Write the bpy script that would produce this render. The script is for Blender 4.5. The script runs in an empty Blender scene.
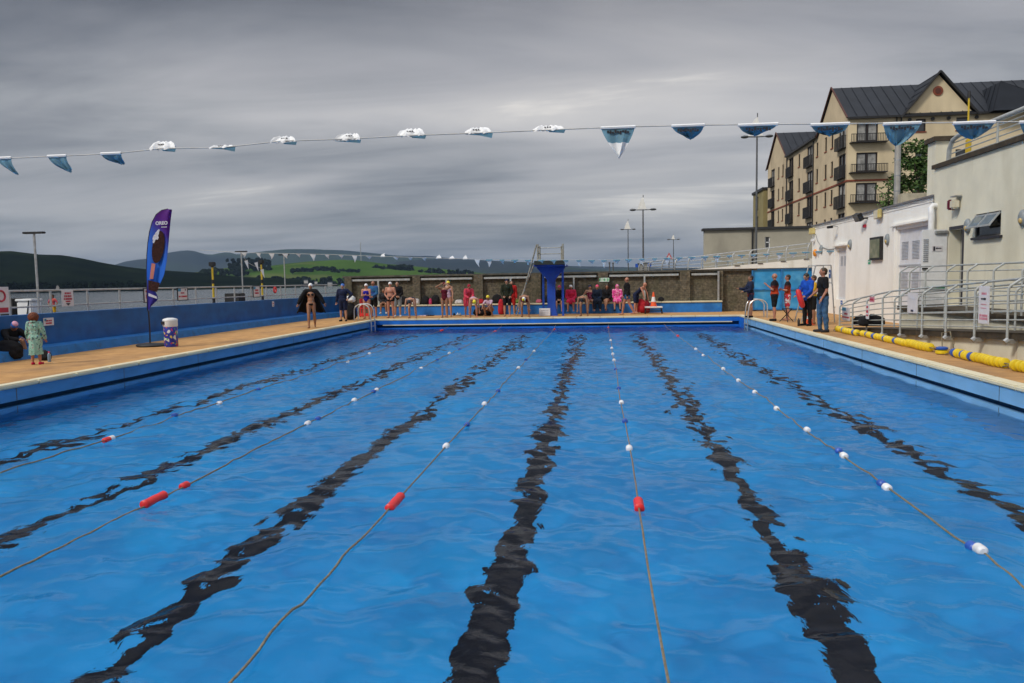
import bpy, bmesh, math, random
import numpy as np
from mathutils import Vector, Matrix
random.seed(7)
R = math.radians
scene = bpy.context.scene
COL = scene.collection

# ---------------------------------------------------------------- camera
HAZE = 4.5e-5
WAVE_SLOPE = .0135
F, CX, CY, EYE = 768.0, 512.0, 341.5, 1.6
YAW, PITCH, ROLL = 0.1151061, 0.0785551, R(1.0)
f_ = Vector((-math.sin(YAW) * math.cos(PITCH), math.cos(YAW) * math.cos(PITCH), -math.sin(PITCH)))
r_ = Vector((math.cos(YAW), math.sin(YAW), 0)); u_ = r_.cross(f_)
rr = math.cos(ROLL) * r_ - math.sin(ROLL) * u_
uu = math.sin(ROLL) * r_ + math.cos(ROLL) * u_
cam = bpy.data.cameras.new('camera')
cam.sensor_width = 36; cam.lens = F * 36 / 1024
cam.clip_start = 0.1; cam.clip_end = 60000
co = bpy.data.objects.new('camera', cam); COL.objects.link(co)
co.matrix_world = Matrix(((rr.x, uu.x, -f_.x, 0), (rr.y, uu.y, -f_.y, 0), (rr.z, uu.z, -f_.z, EYE), (0, 0, 0, 1)))
scene.camera = co

def P(px, py, X=None, Y=None, Z=None, D=None):
    """world point seen at a picture position on a known real plane (used like a survey)"""
    d = f_ + rr * ((px - CX) / F) - uu * ((py - CY) / F)
    if Z is not None: t = (Z - EYE) / d.z
    elif Y is not None: t = Y / d.y
    elif X is not None: t = X / d.x
    else: t = D / math.hypot(d.x, d.y)
    return Vector((d.x * t, d.y * t, EYE + d.z * t))
def PX(px, Y): return P(px, 300, Y=Y).x

# ---------------------------------------------------------------- light
SUN_EL, SUN_DIR = R(42), Vector((-0.74, -0.67, 0)).normalized()
world = bpy.data.worlds.new("World"); scene.world = world
world.use_nodes = True
nt = world.node_tree; N = nt.nodes; L = nt.links
for n in list(N): N.remove(n)
def wn(t, **k):
    n = N.new(t)
    for a, b in k.items(): setattr(n, a, b)
    return n
out = wn('ShaderNodeOutputWorld'); bg = wn('ShaderNodeBackground'); bg.inputs[1].default_value = 0.1
sky = wn('ShaderNodeTexSky', sky_type='NISHITA', sun_disc=False)
sky.sun_elevation = SUN_EL; sky.sun_rotation = math.atan2(SUN_DIR.x, SUN_DIR.y)
tc = wn('ShaderNodeTexCoord'); sep = wn('ShaderNodeSeparateXYZ'); L.new(tc.outputs['Generated'], sep.inputs[0])
def wm(op, a, b=None, clamp=False):
    n = wn('ShaderNodeMath', operation=op); n.use_clamp = clamp
    for i, x in enumerate((a, b)):
        if x is None: continue
        if isinstance(x, (int, float)): n.inputs[i].default_value = x
        else: L.new(x, n.inputs[i])
    return n.outputs[0]
zc = wm('ADD', wm('MAXIMUM', sep.outputs[2], 0.0), 0.11)
comb = wn('ShaderNodeCombineXYZ')
L.new(wm('DIVIDE', sep.outputs[0], zc), comb.inputs[0]); L.new(wm('DIVIDE', sep.outputs[1], zc), comb.inputs[1])
def cloud_noise(scale, rough, dist, sx, sy, off):
    mp = wn('ShaderNodeMapping'); mp.inputs['Scale'].default_value = (sx, sy, 1); mp.inputs['Location'].default_value = off
    mp.inputs['Rotation'].default_value = (0, 0, R(8))
    L.new(comb.outputs[0], mp.inputs[0])
    nz = wn('ShaderNodeTexNoise'); nz.inputs['Scale'].default_value = scale; nz.inputs['Detail'].default_value = 5
    nz.inputs['Roughness'].default_value = rough; nz.inputs['Distortion'].default_value = dist
    L.new(mp.outputs[0], nz.inputs['Vector']); return nz.outputs['Fac']
n1 = cloud_noise(0.5, 0.42, 0.5, 0.75, 1.0, (3.1, 1.7, 0))
n2 = cloud_noise(1.6, 0.55, 0.5, 0.45, 1.15, (9.2, 4.4, 2))
mixn = wm('ADD', wm('MULTIPLY', n1, 0.70), wm('MULTIPLY', n2, 0.30))
ramp = wn('ShaderNodeValToRGB'); cr = ramp.color_ramp
cr.elements[0].position = 0.36; cr.elements[0].color = (.19, .20, .225, 1)
cr.elements[1].position = 0.66; cr.elements[1].color = (1, .96, .90, 1)
e = cr.elements.new(0.44); e.color = (.34, .35, .375, 1)
e = cr.elements.new(0.52); e.color = (.49, .49, .51, 1)
e = cr.elements.new(0.60); e.color = (.62, .61, .61, 1)
L.new(mixn, ramp.inputs[0])
# brightness of the cloud deck with height: bright near the horizon, heavy at 20 degrees, brightest overhead
el = wn('ShaderNodeValToRGB'); er = el.color_ramp; er.interpolation = 'EASE'
er.elements[0].position = 0.0; er.elements[0].color = (.38, .375, .36, 1)
er.elements[1].position = 1.0; er.elements[1].color = (.97, .97, .97, 1)
for p, c in ((.025, (.36, .355, .345, 1)), (.06, (.31, .308, .30, 1)), (.12, (.285, .283, .28, 1)), (.20, (.36, .352, .34, 1)), (.27, (.26, .257, .258, 1)), (.35, (.17, .169, .174, 1)), (.45, (.19, .19, .195, 1)), (.66, (.66, .65, .64, 1))):
    q = er.elements.new(p); q.color = c
L.new(sep.outputs[2], el.inputs[0])
# ramp colours are limited to 0..: both ramps multiply, then scale
mul = wn('ShaderNodeMix', data_type='RGBA', blend_type='MULTIPLY'); mul.inputs[0].default_value = 1
L.new(ramp.outputs[0], mul.inputs[6]); L.new(el.outputs[0], mul.inputs[7])
sc2 = wn('ShaderNodeVectorMath', operation='SCALE'); sc2.inputs[3].default_value = 30.0; L.new(mul.outputs[2], sc2.inputs[0])
mx = wn('ShaderNodeMix', data_type='RGBA'); mx.inputs[0].default_value = 0.94
L.new(sky.outputs[0], mx.inputs[6]); L.new(sc2.outputs[0], mx.inputs[7])
L.new(mx.outputs[2], bg.inputs[0]); L.new(bg.outputs[0], out.inputs[0])

sl = bpy.data.lights.new('sun', 'SUN'); sl.energy = 2.1; sl.angle = R(11); sl.color = (1, .94, .84)
so = bpy.data.objects.new('sun', sl); COL.objects.link(so)
sd = Vector((SUN_DIR.x * math.cos(SUN_EL), SUN_DIR.y * math.cos(SUN_EL), math.sin(SUN_EL)))
so.rotation_euler = (-sd).to_track_quat('-Z', 'Y').to_euler()
so.location = (-20, -20, 30)
vs = scene.view_settings
vs.view_transform = 'Standard'; vs.look = 'None'; vs.exposure = 0.12; vs.gamma = 1.0
try:
    scene.cycles.max_bounces = 10; scene.cycles.transmission_bounces = 8; scene.cycles.volume_bounces = 0
    scene.cycles.use_denoising = True; scene.cycles.caustics_refractive = True; scene.cycles.caustics_reflective = False
except Exception: pass

# ---------------------------------------------------------------- materials
MATS = {}
def mat(name, col, rough=.6, metal=0., var=.12, scale=6., bump=0., bscale=40., col2=None, spec=.5, emis=0., thr=None, detail=5, coord='Object', stretch=(1, 1, 1)):
    if name in MATS: return MATS[name]
    m = bpy.data.materials.new(name); m.use_nodes = True
    t = m.node_tree; b = t.nodes['Principled BSDF']
    b.inputs['Roughness'].default_value = rough; b.inputs['Metallic'].default_value = metal
    b.inputs['Specular IOR Level'].default_value = spec
    tcn = t.nodes.new('ShaderNodeTexCoord'); mp = t.nodes.new('ShaderNodeMapping'); mp.inputs['Scale'].default_value = stretch
    t.links.new(tcn.outputs[coord], mp.inputs[0])
    nz = t.nodes.new('ShaderNodeTexNoise'); nz.inputs['Scale'].default_value = scale; nz.inputs['Detail'].default_value = detail
    t.links.new(mp.outputs[0], nz.inputs['Vector'])
    rp = t.nodes.new('ShaderNodeValToRGB')
    c = Vector(col); c2 = Vector(col2) if col2 else c * (1 + var)
    c1 = c if col2 else c * (1 - var)
    lo, hi = thr or (.35, .65)
    rp.color_ramp.elements[0].position = lo; rp.color_ramp.elements[1].position = hi
    rp.color_ramp.elements[0].color = (*c1, 1); rp.color_ramp.elements[1].color = (*c2, 1)
    t.links.new(nz.outputs['Fac'], rp.inputs[0]); t.links.new(rp.outputs[0], b.inputs['Base Color'])
    if bump:
        n2 = t.nodes.new('ShaderNodeTexNoise'); n2.inputs['Scale'].default_value = bscale; n2.inputs['Detail'].default_value = 4
        t.links.new(mp.outputs[0], n2.inputs['Vector'])
        bp = t.nodes.new('ShaderNodeBump'); bp.inputs['Strength'].default_value = bump; bp.inputs['Distance'].default_value = .02
        t.links.new(n2.outputs['Fac'], bp.inputs['Height']); t.links.new(bp.outputs[0], b.inputs['Normal'])
    if emis:
        t.links.new(rp.outputs[0], b.inputs['Emission Color']); b.inputs['Emission Strength'].default_value = emis
    MATS[name] = m; return m
def bsdf(m): return m.node_tree.nodes['Principled BSDF']
def layer_stains(m, col, scale, lo, hi, stretch=(1, 1, 1), amt=.7, detail=6):
    """mix a second stain/wear colour with a shape of its own over a material"""
    t = m.node_tree; b = bsdf(m)
    src = b.inputs['Base Color'].links[0].from_socket
    tcn = t.nodes.new('ShaderNodeTexCoord'); mp = t.nodes.new('ShaderNodeMapping'); mp.inputs['Scale'].default_value = stretch
    mp.inputs['Location'].default_value = (random.random() * 9, random.random() * 9, 0)
    t.links.new(tcn.outputs['Object'], mp.inputs[0])
    nz = t.nodes.new('ShaderNodeTexNoise'); nz.inputs['Scale'].default_value = scale; nz.inputs['Detail'].default_value = detail
    t.links.new(mp.outputs[0], nz.inputs['Vector'])
    mr = t.nodes.new('ShaderNodeMapRange'); mr.inputs['From Min'].default_value = lo; mr.inputs['From Max'].default_value = hi; mr.inputs['To Max'].default_value = amt
    t.links.new(nz.outputs['Fac'], mr.inputs['Value'])
    mx = t.nodes.new('ShaderNodeMix'); mx.data_type = 'RGBA'
    t.links.new(mr.outputs[0], mx.inputs[0]); t.links.new(src, mx.inputs[6]); mx.inputs[7].default_value = (*col, 1)
    t.links.new(mx.outputs[2], b.inputs['Base Color']); return m

# ---------------------------------------------------------------- mesh builder
class MB:
    def __init__(s): s.v = []; s.f = []; s.mi = []
    def add(s, vs, fs, mi=0):
        o = len(s.v); s.v += [tuple(x) for x in vs]; s.f += [tuple(o + i for i in q) for q in fs]; s.mi += [mi] * len(fs); return s
    def box(s, c, d, rz=0, mi=0, rx=0, ry=0):
        M = Matrix.Rotation(rz, 3, 'Z') @ Matrix.Rotation(ry, 3, 'Y') @ Matrix.Rotation(rx, 3, 'X')
        vs = [Vector(c) + M @ Vector((x * d[0] / 2, y * d[1] / 2, z * d[2] / 2)) for x in (-1, 1) for y in (-1, 1) for z in (-1, 1)]
        return s.add(vs, [(0, 1, 3, 2), (4, 6, 7, 5), (0, 4, 5, 1), (2, 3, 7, 6), (0, 2, 6, 4), (1, 5, 7, 3)], mi)
    def bb(s, x0, x1, y0, y1, z0, z1, mi=0): return s.box(((x0 + x1) / 2, (y0 + y1) / 2, (z0 + z1) / 2), (x1 - x0, y1 - y0, z1 - z0), mi=mi)
    def rbox(s, c, d, r, rz=0, mi=0):
        """box with bevelled edges"""
        bm = bmesh.new(); bmesh.ops.create_cube(bm, size=1)
        for v in bm.verts: v.co = Vector((v.co.x * d[0], v.co.y * d[1], v.co.z * d[2]))
        bmesh.ops.bevel(bm, geom=bm.edges[:], offset=r, segments=2, affect='EDGES')
        M = Matrix.Rotation(rz, 3, 'Z')
        bm.verts.index_update(); s.add([Vector(c) + M @ v.co for v in bm.verts], [[v.index for v in f.verts] for f in bm.faces], mi); bm.free(); return s
    def tube(s, pts, r, n=8, mi=0, caps=True):
        pts = [Vector(p) for p in pts]; rs = r if isinstance(r, (list, tuple)) else [r] * len(pts)
        rings = []; ref = None
        for i, p in enumerate(pts):
            a = pts[max(i - 1, 0)]; b = pts[min(i + 1, len(pts) - 1)]
            d = (b - a).normalized() if (b - a).length > 1e-9 else Vector((0, 0, 1))
            if ref is None: ref = d.orthogonal().normalized()
            ref = (ref - d * ref.dot(d))
            ref = ref.normalized() if ref.length > 1e-6 else d.orthogonal().normalized()
            w = d.cross(ref)
            rings.append([p + (ref * math.cos(2 * math.pi * k / n) + w * math.sin(2 * math.pi * k / n)) * rs[i] for k in range(n)])
        vs = [q for ring in rings for q in ring]; fs = []
        for i in range(len(pts) - 1):
            for k in range(n):
                fs.append((i * n + k, i * n + (k + 1) % n, (i + 1) * n + (k + 1) % n, (i + 1) * n + k))
        if caps: fs.append(tuple(range(n - 1, -1, -1))); fs.append(tuple((len(pts) - 1) * n + k for k in range(n)))
        return s.add(vs, fs, mi)
    def ell(s, c, r, n=12, m=8, mi=0, M=None):
        if isinstance(r, (int, float)): r = (r, r, r)
        c = Vector(c); vs = []; fs = []
        def T(x): x = Vector((x[0] * r[0], x[1] * r[1], x[2] * r[2])); return c + (M @ x if M else x)
        vs.append(T((0, 0, 1)))
        for i in range(1, m):
            a = math.pi * i / m
            for k in range(n): b = 2 * math.pi * k / n; vs.append(T((math.sin(a) * math.cos(b), math.sin(a) * math.sin(b), math.cos(a))))
        vs.append(T((0, 0, -1)))
        for k in range(n): fs.append((0, 1 + k, 1 + (k + 1) % n)); fs.append((len(vs) - 1, 1 + (m - 2) * n + (k + 1) % n, 1 + (m - 2) * n + k))
        for i in range(m - 2):
            for k in range(n): fs.append((1 + i * n + k, 1 + (i + 1) * n + k, 1 + (i + 1) * n + (k + 1) % n, 1 + i * n + (k + 1) % n))
        return s.add(vs, fs, mi)
    def prism(s, poly, ax, a, b, mi=0):
        """polygon (2D) extruded along axis ax (0,1,2) between a and b"""
        def T(p, h):
            if ax == 0: return (h, p[0], p[1])
            if ax == 1: return (p[0], h, p[1])
            return (p[0], p[1], h)
        n = len(poly); vs = [T(p, a) for p in poly] + [T(p, b) for p in poly]
        fs = [tuple(range(n)), tuple(range(2 * n - 1, n - 1, -1))] + [(i, n + i, n + (i + 1) % n, (i + 1) % n) for i in range(n)]
        return s.add(vs, fs, mi)
    def lathe(s, c, prof, n=20, mi=0):
        c = Vector(c); vs = []; fs = []
        for r, z in prof:
            for k in range(n): vs.append(c + Vector((r * math.cos(2 * math.pi * k / n), r * math.sin(2 * math.pi * k / n), z)))
        for i in range(len(prof) - 1):
            for k in range(n): fs.append((i * n + k, i * n + (k + 1) % n, (i + 1) * n + (k + 1) % n, (i + 1) * n + k))
        fs.append(tuple(range(n - 1, -1, -1))); fs.append(tuple((len(prof) - 1) * n + k for k in range(n)))
        return s.add(vs, fs, mi)
    def mesh(s, name, mats, off=Vector((0, 0, 0)), smooth=False):
        me = bpy.data.meshes.new(name); me.from_pydata([tuple(Vector(v) - off) for v in s.v], [], s.f)
        for m in (mats if isinstance(mats, (list, tuple)) else [mats]): me.materials.append(m)
        if any(s.mi): me.polygons.foreach_set('material_index', s.mi)
        bm = bmesh.new(); bm.from_mesh(me); bmesh.ops.recalc_face_normals(bm, faces=bm.faces); bm.to_mesh(me); bm.free()
        if smooth:
            me.polygons.foreach_set('use_smooth', [True] * len(me.polygons))
            try: me.set_sharp_from_angle(angle=R(40))
            except Exception: pass
        return me
    def build(s, name, mats, parent=None, smooth=False, local=False):
        root = parent
        while root is not None and root.parent is not None: root = root.parent
        off = Vector((0, 0, 0)) if (root is None or local) else Vector(root.location)
        o = bpy.data.objects.new(name, s.mesh(name, mats, off, smooth)); COL.objects.link(o)
        if parent is not None: o.parent = parent
        return o

def tag(o, label=None, cat=None, group=None, kind=None):
    if label: o['label'] = label
    if cat: o['category'] = cat
    if group: o['group'] = group
    if kind: o['kind'] = kind
    return o
def thing(name, label, cat, loc=(0, 0, 0), rz=0, group=None):
    o = bpy.data.objects.new(name, None); o.empty_display_size = .2; COL.objects.link(o)
    o.location = loc; o.rotation_euler = (0, 0, rz)
    return tag(o, label, cat, group)
def struct(name, mb, m, smooth=False): return tag(mb.build(name, m, smooth=smooth), kind='structure')
def copy_tree(o, parent=None):
    c = o.copy(); COL.objects.link(c)
    if parent: c.parent = parent
    for ch in list(o.children): copy_tree(ch, c)
    return c
def text_mb(txt, size, to_world, m_, parent, name='lettering', depth=.004, offset=0.):
    """flat raised lettering as mesh; to_world maps (x,y,z) of the text plane into the world"""
    cu = bpy.data.curves.new(name, 'FONT'); cu.body = txt; cu.size = size; cu.align_x = 'CENTER'; cu.align_y = 'CENTER'; cu.extrude = depth; cu.offset = offset
    t = bpy.data.objects.new('tmp', cu); COL.objects.link(t)
    dg = bpy.context.evaluated_depsgraph_get(); me = bpy.data.meshes.new_from_object(t.evaluated_get(dg))
    bpy.data.objects.remove(t)
    mb = MB(); mb.add([to_world(v.co) for v in me.vertices], [tuple(p.vertices) for p in me.polygons])
    bpy.data.meshes.remove(me)
    return mb.build(name, m_, parent)
# ---------------------------------------------------------------- palette
M_deck = layer_stains(mat('sand_resin_deck', (.39, .205, .068), .85, col2=(.52, .285, .10), scale=3.0, detail=10, bump=.4, bscale=90), (.20, .115, .06), .8, .5, .72, (1, .5, 1), amt=.6)
layer_stains(M_deck, (.55, .36, .2), 60, .58, .66, amt=.5)
M_coping = layer_stains(mat('cream_coping', (.66, .61, .44), .6, var=.05, scale=2), (.45, .38, .24), 3, .58, .78, amt=.35)
M_poolR = layer_stains(mat('pale_blue_paint', (.19, .42, .68), .5, var=.1, scale=1.5, stretch=(1, 1, 3)), (.22, .42, .62), 2, .5, .8, (1, 1, 4), .5)  # right and near walls, set paler than the left wall
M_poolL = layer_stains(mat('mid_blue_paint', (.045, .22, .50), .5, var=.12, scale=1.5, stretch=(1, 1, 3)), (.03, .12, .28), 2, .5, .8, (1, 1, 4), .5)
M_poolDeep = mat('deep_blue_paint', (.004, .13, .52), .5, var=.15, scale=2)
M_floor = layer_stains(mat('pool_floor_blue', (.0, .305, .78), .7, col2=(.0, .37, .88), scale=.6, detail=4), (.0, .20, .62), 1.7, .5, .7, amt=.5)
M_line = mat('pool_line_black', (.002, .004, .012), .6, spec=.1)
M_slot = mat('gutter_dark', (.012, .05, .10), .7, spec=.1)
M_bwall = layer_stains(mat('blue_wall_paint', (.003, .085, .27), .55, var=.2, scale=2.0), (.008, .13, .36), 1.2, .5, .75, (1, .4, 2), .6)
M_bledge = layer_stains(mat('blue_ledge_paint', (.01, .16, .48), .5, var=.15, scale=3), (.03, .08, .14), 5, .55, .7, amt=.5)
M_benchf = layer_stains(mat('bench_front_blue', (.012, .16, .52), .5, var=.2, scale=2), (.05, .25, .55), 3, .52, .7, amt=.6)
M_conc = layer_stains(mat('grey_concrete', (.28, .27, .24), .85, var=.15, scale=2, bump=.3), (.12, .11, .09), 1.5, .5, .75, (1, 1, .3), .6)
M_metal = mat('galvanised_steel', (.42, .43, .43), .45, .7, var=.15, scale=12)
M_pale = mat('pale_painted_rail', (.40, .42, .41), .5, .2, var=.12, scale=8)
M_steel = mat('bright_steel', (.6, .6, .6), .38, 1., var=.05)
M_black = mat('black_plastic', (.012, .012, .014), .5, var=.3)
M_white = mat('white_plastic', (.72, .73, .74), .45, var=.06)
M_wwall = layer_stains(mat('white_masonry_paint', (.86, .85, .81), .75, var=.04, scale=1.2, bump=.25, bscale=14), (.55, .50, .40), .9, .54, .8, (1, 1, .22), .4)
M_cream = layer_stains(mat('cream_render', (.70, .67, .54), .8, var=.06, scale=1.5, bump=.25, bscale=30), (.40, .35, .22), 1.0, .5, .8, (1, 1, .18), .55)
layer_stains(M_wwall, (.52, .48, .38), 1.1, .60, .74, (2.5, 2.5, .2), .22); layer_stains(M_cream, (.40, .34, .22), 1.0, .60, .74, (2.5, 2.5, .2), .25)
M_cwall = layer_stains(layer_stains(mat('stained_concrete_cream', (.68, .65, .52), .85, var=.08, scale=2, bump=.3), (.36, .30, .19), 1.6, .54, .8, (1, 1, .22), .55), (.34, .20, .09), 3.5, .62, .74, (1, 1, .15), .5)
M_brown = layer_stains(mat('brown_stained_edge', (.045, .033, .020), .8, var=.3, scale=4), (.16, .12, .07), 3, .56, .74, amt=.45)
M_red = mat('red_plastic', (.62, .03, .03), .45, var=.1)
M_glass = mat('dark_window_glass', (.02, .024, .03), .08, var=.3, spec=.8)

# ---------------------------------------------------------------- pool, deck, ground, water
XL, XR, YN, YF = -9.95, 5.85, 0.6, 33.4
WZ = -.46
def slab(x0, x1, y0, y1, z0, z1): return MB().bb(x0, x1, y0, y1, z0, z1)
# bull-nose coping ring set round the pool, deck butts against it
dk = MB()
dk.bb(-13.7, XL - .20, -4, 37.5, -.3, 0); dk.bb(XR + .22, 9.9, -4, 37.5, -.3, 0)
dk.bb(XL - .20, XR + .22, YF + .22, 37.5, -.3, 0); dk.bb(XL - .20, XR + .22, -4, YN - .22, -.3, 0)
struct('pool_deck', dk, M_deck)
cp = MB()
def nose(x0, x1, y0, y1):
    cp.rbox(((x0 + x1) / 2, (y0 + y1) / 2, -.035), (x1 - x0, y1 - y0, .078), .02)
for k in range(33):
    y0 = YN + k * (YF - YN) / 33; y1 = y0 + (YF - YN) / 33 - .006
    nose(XL - .20, XL + .03, y0, y1); nose(XR - .03, XR + .22, y0, y1)
for k in range(16):
    x0 = XL - .2 + k * (XR - XL + .42) / 16; x1 = x0 + (XR - XL + .42) / 16 - .006
    nose(x0, x1, YF, YF + .22); nose(x0, x1, YN - .22, YN - .002)
struct('pool_coping', cp, M_coping)
ZT, ZS0, ZS1, ZB = -.075, -.295, -.39, -3.4
def side(x, sgn, m, nm):   # sgn: direction into the solid
    b = MB()
    b.bb(min(x, x + sgn * .3), max(x, x + sgn * .3), YN - .3, YF - 1.1, ZS0, ZT)
    b.bb(min(x, x + sgn * .3), max(x, x + sgn * .3), YN - .3, YF - 1.1, ZB, ZS1)
    struct(nm, b, m)
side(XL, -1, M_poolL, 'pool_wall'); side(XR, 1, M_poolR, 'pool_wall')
b = MB()
for x, s in ((XL, -1), (XR, 1)):
    b.bb(min(x, x + s * .3), max(x, x + s * .3), YF - 1.1, YF + .3, ZS0 - .15, ZT); b.bb(min(x, x + s * .3), max(x, x + s * .3), YF - 1.1, YF + .3, ZB, ZS1 - .05)
b.bb(XL, XR, YF, YF + .3, -.25, ZT); b.bb(XL, XR, YF, YF + .3, ZB, ZS1)
struct('pool_end_wall', b, M_poolDeep)
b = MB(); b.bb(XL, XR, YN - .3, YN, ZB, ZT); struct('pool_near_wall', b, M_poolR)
b = MB(); b.bb(XL + .3, XR - .3, YF - .05, YF + .28, -.29, -.252); struct('pool_end_ledge', b, M_coping)
b = MB(); b.bb(XL - .28, XL - .12, YN - .3, YF - 1.1, ZS1 - .01, ZS0 + .01); b.bb(XR + .12, XR + .28, YN - .3, YF - 1.1, ZS1 - .01, ZS0 + .01); b.bb(XL, XR, YF + .12, YF + .28, ZS1 - .01, -.26)
struct('pool_gutter', b, M_slot)
def fz(y): return -1.38 - max(0, (y - 8)) * .055
b = MB(); ys = [YN, 8, 14, 20, 27, YF]
for i in range(len(ys) - 1):
    y0, y1 = ys[i], ys[i + 1]
    b.add([(XL, y0, fz(y0)), (XR, y0, fz(y0)), (XR, y1, fz(y1)), (XL, y1, fz(y1))], [(0, 1, 2, 3)])
struct('pool_floor', b, M_floor)
LINES = [-7.95, -5.52, -3.13, -.80, 1.56, 4.0]
b = MB()
for x in LINES:
    for i in range(len(ys) - 1):
        y0, y1 = max(ys[i], 1.6), min(ys[i + 1], YF - 1.2)
        b.add([(x - .135, y0, fz(y0) + .008), (x + .135, y0, fz(y0) + .008), (x + .135, y1, fz(y1) + .008), (x - .135, y1, fz(y1) + .008)], [(0, 1, 2, 3)])
struct('pool_lane_lines', b, M_line)
b = MB()   # thin vertical expansion joints in the side walls
for y in range(3, 32, 3):
    b.bb(XL - .01, XL + .003, y - .008, y + .008, ZS0, ZT); b.bb(XR - .003, XR + .01, y - .008, y + .008, ZS0, ZT)
    b.bb(XL - .01, XL + .003, y - .008, y + .008, -.8, ZS1); b.bb(XR - .003, XR + .01, y - .008, y + .008, -.8, ZS1)
struct('pool_wall_joints', b, mat('joint_grey', (.10, .13, .16), .7))

rng = np.random.default_rng(11)
waves = []; ridges = []
for i in range(150):
    lam = math.exp(rng.uniform(math.log(.15), math.log(2.0)))
    th = rng.normal(R(20), R(62)); k = 2 * math.pi / lam
    s = WAVE_SLOPE * ((.8 if lam > 1.2 else 1.05) if lam > .45 else (1.4 if lam > .25 else 1.15))
    waves.append((k * math.sin(th), k * math.cos(th), s / k, rng.uniform(0, 6.28)))
for i in range(46):   # sharper crested chop
    lam = math.exp(rng.uniform(math.log(.22), math.log(.9)))
    th = rng.normal(R(-15), R(60)); k = 2 * math.pi / lam
    ridges.append((k * math.sin(th), k * math.cos(th), WAVE_SLOPE * .9 / k, rng.uniform(0, 6.28)))
def wave_field(X, Y):
    Z = np.zeros_like(X); U = X + .09 * np.sin(Y * 1.7 + .6 * np.sin(X * 1.1)); V = Y + .09 * np.sin(X * 1.9 + 1.3 + .7 * np.sin(Y * .8))
    for (kx, ky, a, ph) in waves: Z += a * np.sin(kx * U + ky * V + ph)
    for (kx, ky, a, ph) in ridges: Z -= a * 1.6 * (np.sqrt(np.sin((kx * U + ky * V + ph) / 2) ** 2 + .012) - .64)
    gust = 1 + .38 * np.sin(X * .55 + Y * .21 + 1) * np.sin(Y * .43 - X * .18) + .22 * np.sin(X * 1.3 + 2) * np.sin(Y * .9)
    return Z * gust
def water_mesh(name, x0, x1, y0, y1, dx, dy, z, m):
    nx = int((x1 - x0) / dx) + 1; ny = int((y1 - y0) / dy) + 1
    X, Y = np.meshgrid(np.linspace(x0, x1, nx), np.linspace(y0, y1, ny))
    Z = z + wave_field(X, Y)
    co_ = np.stack([X, Y, Z], -1).reshape(-1, 3).astype(np.float32)
    idx = np.arange(nx * ny).reshape(ny, nx)
    q = np.stack([idx[:-1, :-1], idx[:-1, 1:], idx[1:, 1:], idx[1:, :-1]], -1).reshape(-1, 4)
    me = bpy.data.meshes.new(name); me.vertices.add(len(co_)); me.vertices.foreach_set('co', co_.ravel())
    me.loops.add(q.size); me.loops.foreach_set('vertex_index', q.ravel().astype(np.int32))
    me.polygons.add(len(q)); me.polygons.foreach_set('loop_start', np.arange(0, q.size, 4, dtype=np.int32)); me.polygons.foreach_set('loop_total', np.full(len(q), 4, dtype=np.int32))
    me.update(calc_edges=True); me.polygons.foreach_set('use_smooth', np.ones(len(q), dtype=bool)); me.materials.append(m)
    o = bpy.data.objects.new(name, me); COL.objects.link(o); tag(o, kind='structure'); return o
m = bpy.data.materials.new('pool_water'); m.use_nodes = True; t = m.node_tree
for n in list(t.nodes): t.nodes.remove(n)
o_ = t.nodes.new('ShaderNodeOutputMaterial'); g = t.nodes.new('ShaderNodeBsdfRefraction'); g.inputs['IOR'].default_value = 1.33; g.inputs['Roughness'].default_value = 0.0
g.inputs['Color'].default_value = (.95, .985, 1, 1)
gl_ = t.nodes.new('ShaderNodeBsdfGlossy'); gl_.inputs['Roughness'].default_value = 0.0
fr_ = t.nodes.new('ShaderNodeFresnel'); fr_.inputs['IOR'].default_value = 1.33
fm_ = t.nodes.new('ShaderNodeMath'); fm_.operation = 'MULTIPLY'; fm_.inputs[1].default_value = .72   # water's sky reflection turned down in the material
mxs = t.nodes.new('ShaderNodeMixShader'); t.links.new(fr_.outputs[0], fm_.inputs[0]); t.links.new(fm_.outputs[0], mxs.inputs[0]); t.links.new(g.outputs[0], mxs.inputs[1]); t.links.new(gl_.outputs[0], mxs.inputs[2])
tcn = t.nodes.new('ShaderNodeTexCoord'); nz = t.nodes.new('ShaderNodeTexNoise'); nz.inputs['Scale'].default_value = 7.5; nz.inputs['Detail'].default_value = 3; nz.inputs['Distortion'].default_value = .6
t.links.new(tcn.outputs['Object'], nz.inputs['Vector']); bp = t.nodes.new('ShaderNodeBump'); bp.inputs['Strength'].default_value = .6; bp.inputs['Distance'].default_value = .013
t.links.new(nz.outputs['Fac'], bp.inputs['Height']); [t.links.new(bp.outputs[0], s_.inputs['Normal']) for s_ in (g, gl_, fr_)]; t.links.new(mxs.outputs[0], o_.inputs[0])
M_water = m
water_mesh('pool_water', XL - .01, XR + .01, YN - .01, YF + .01, .03, .032, WZ, M_water)

# land and sea: one ground sheet each, far out
SEA = -4.2
b = MB(); 
for (x0, x1, y0, y1) in ((-21, -13.7, -60, 60), (9.9, 900, -200, 1500), (-21, 9.9, 37.5, 60), (-13.7, 9.9, -60, -4), (5, 9.9, 60, 1500)): b.bb(x0, x1, y0, y1, SEA - 1, -.02)
struct('ground', b, mat('promenade_asphalt', (.07, .07, .068), .9, var=.2, scale=.8))
sea_m = mat('sea_water', (.018, .028, .034), .12, var=.25, scale=.02, bump=1.0, bscale=.55, stretch=(1, .35, 1)); bsdf(sea_m).inputs['IOR'].default_value = 1.33
for n in sea_m.node_tree.nodes:
    if n.type == 'BUMP': n.inputs['Distance'].default_value = .6
b = MB(); b.add([(-30000, -3000, SEA), (30000, -3000, SEA), (30000, 30000, SEA), (-30000, 30000, SEA)], [(0, 1, 2, 3)])
struct('sea', b, sea_m)

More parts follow.
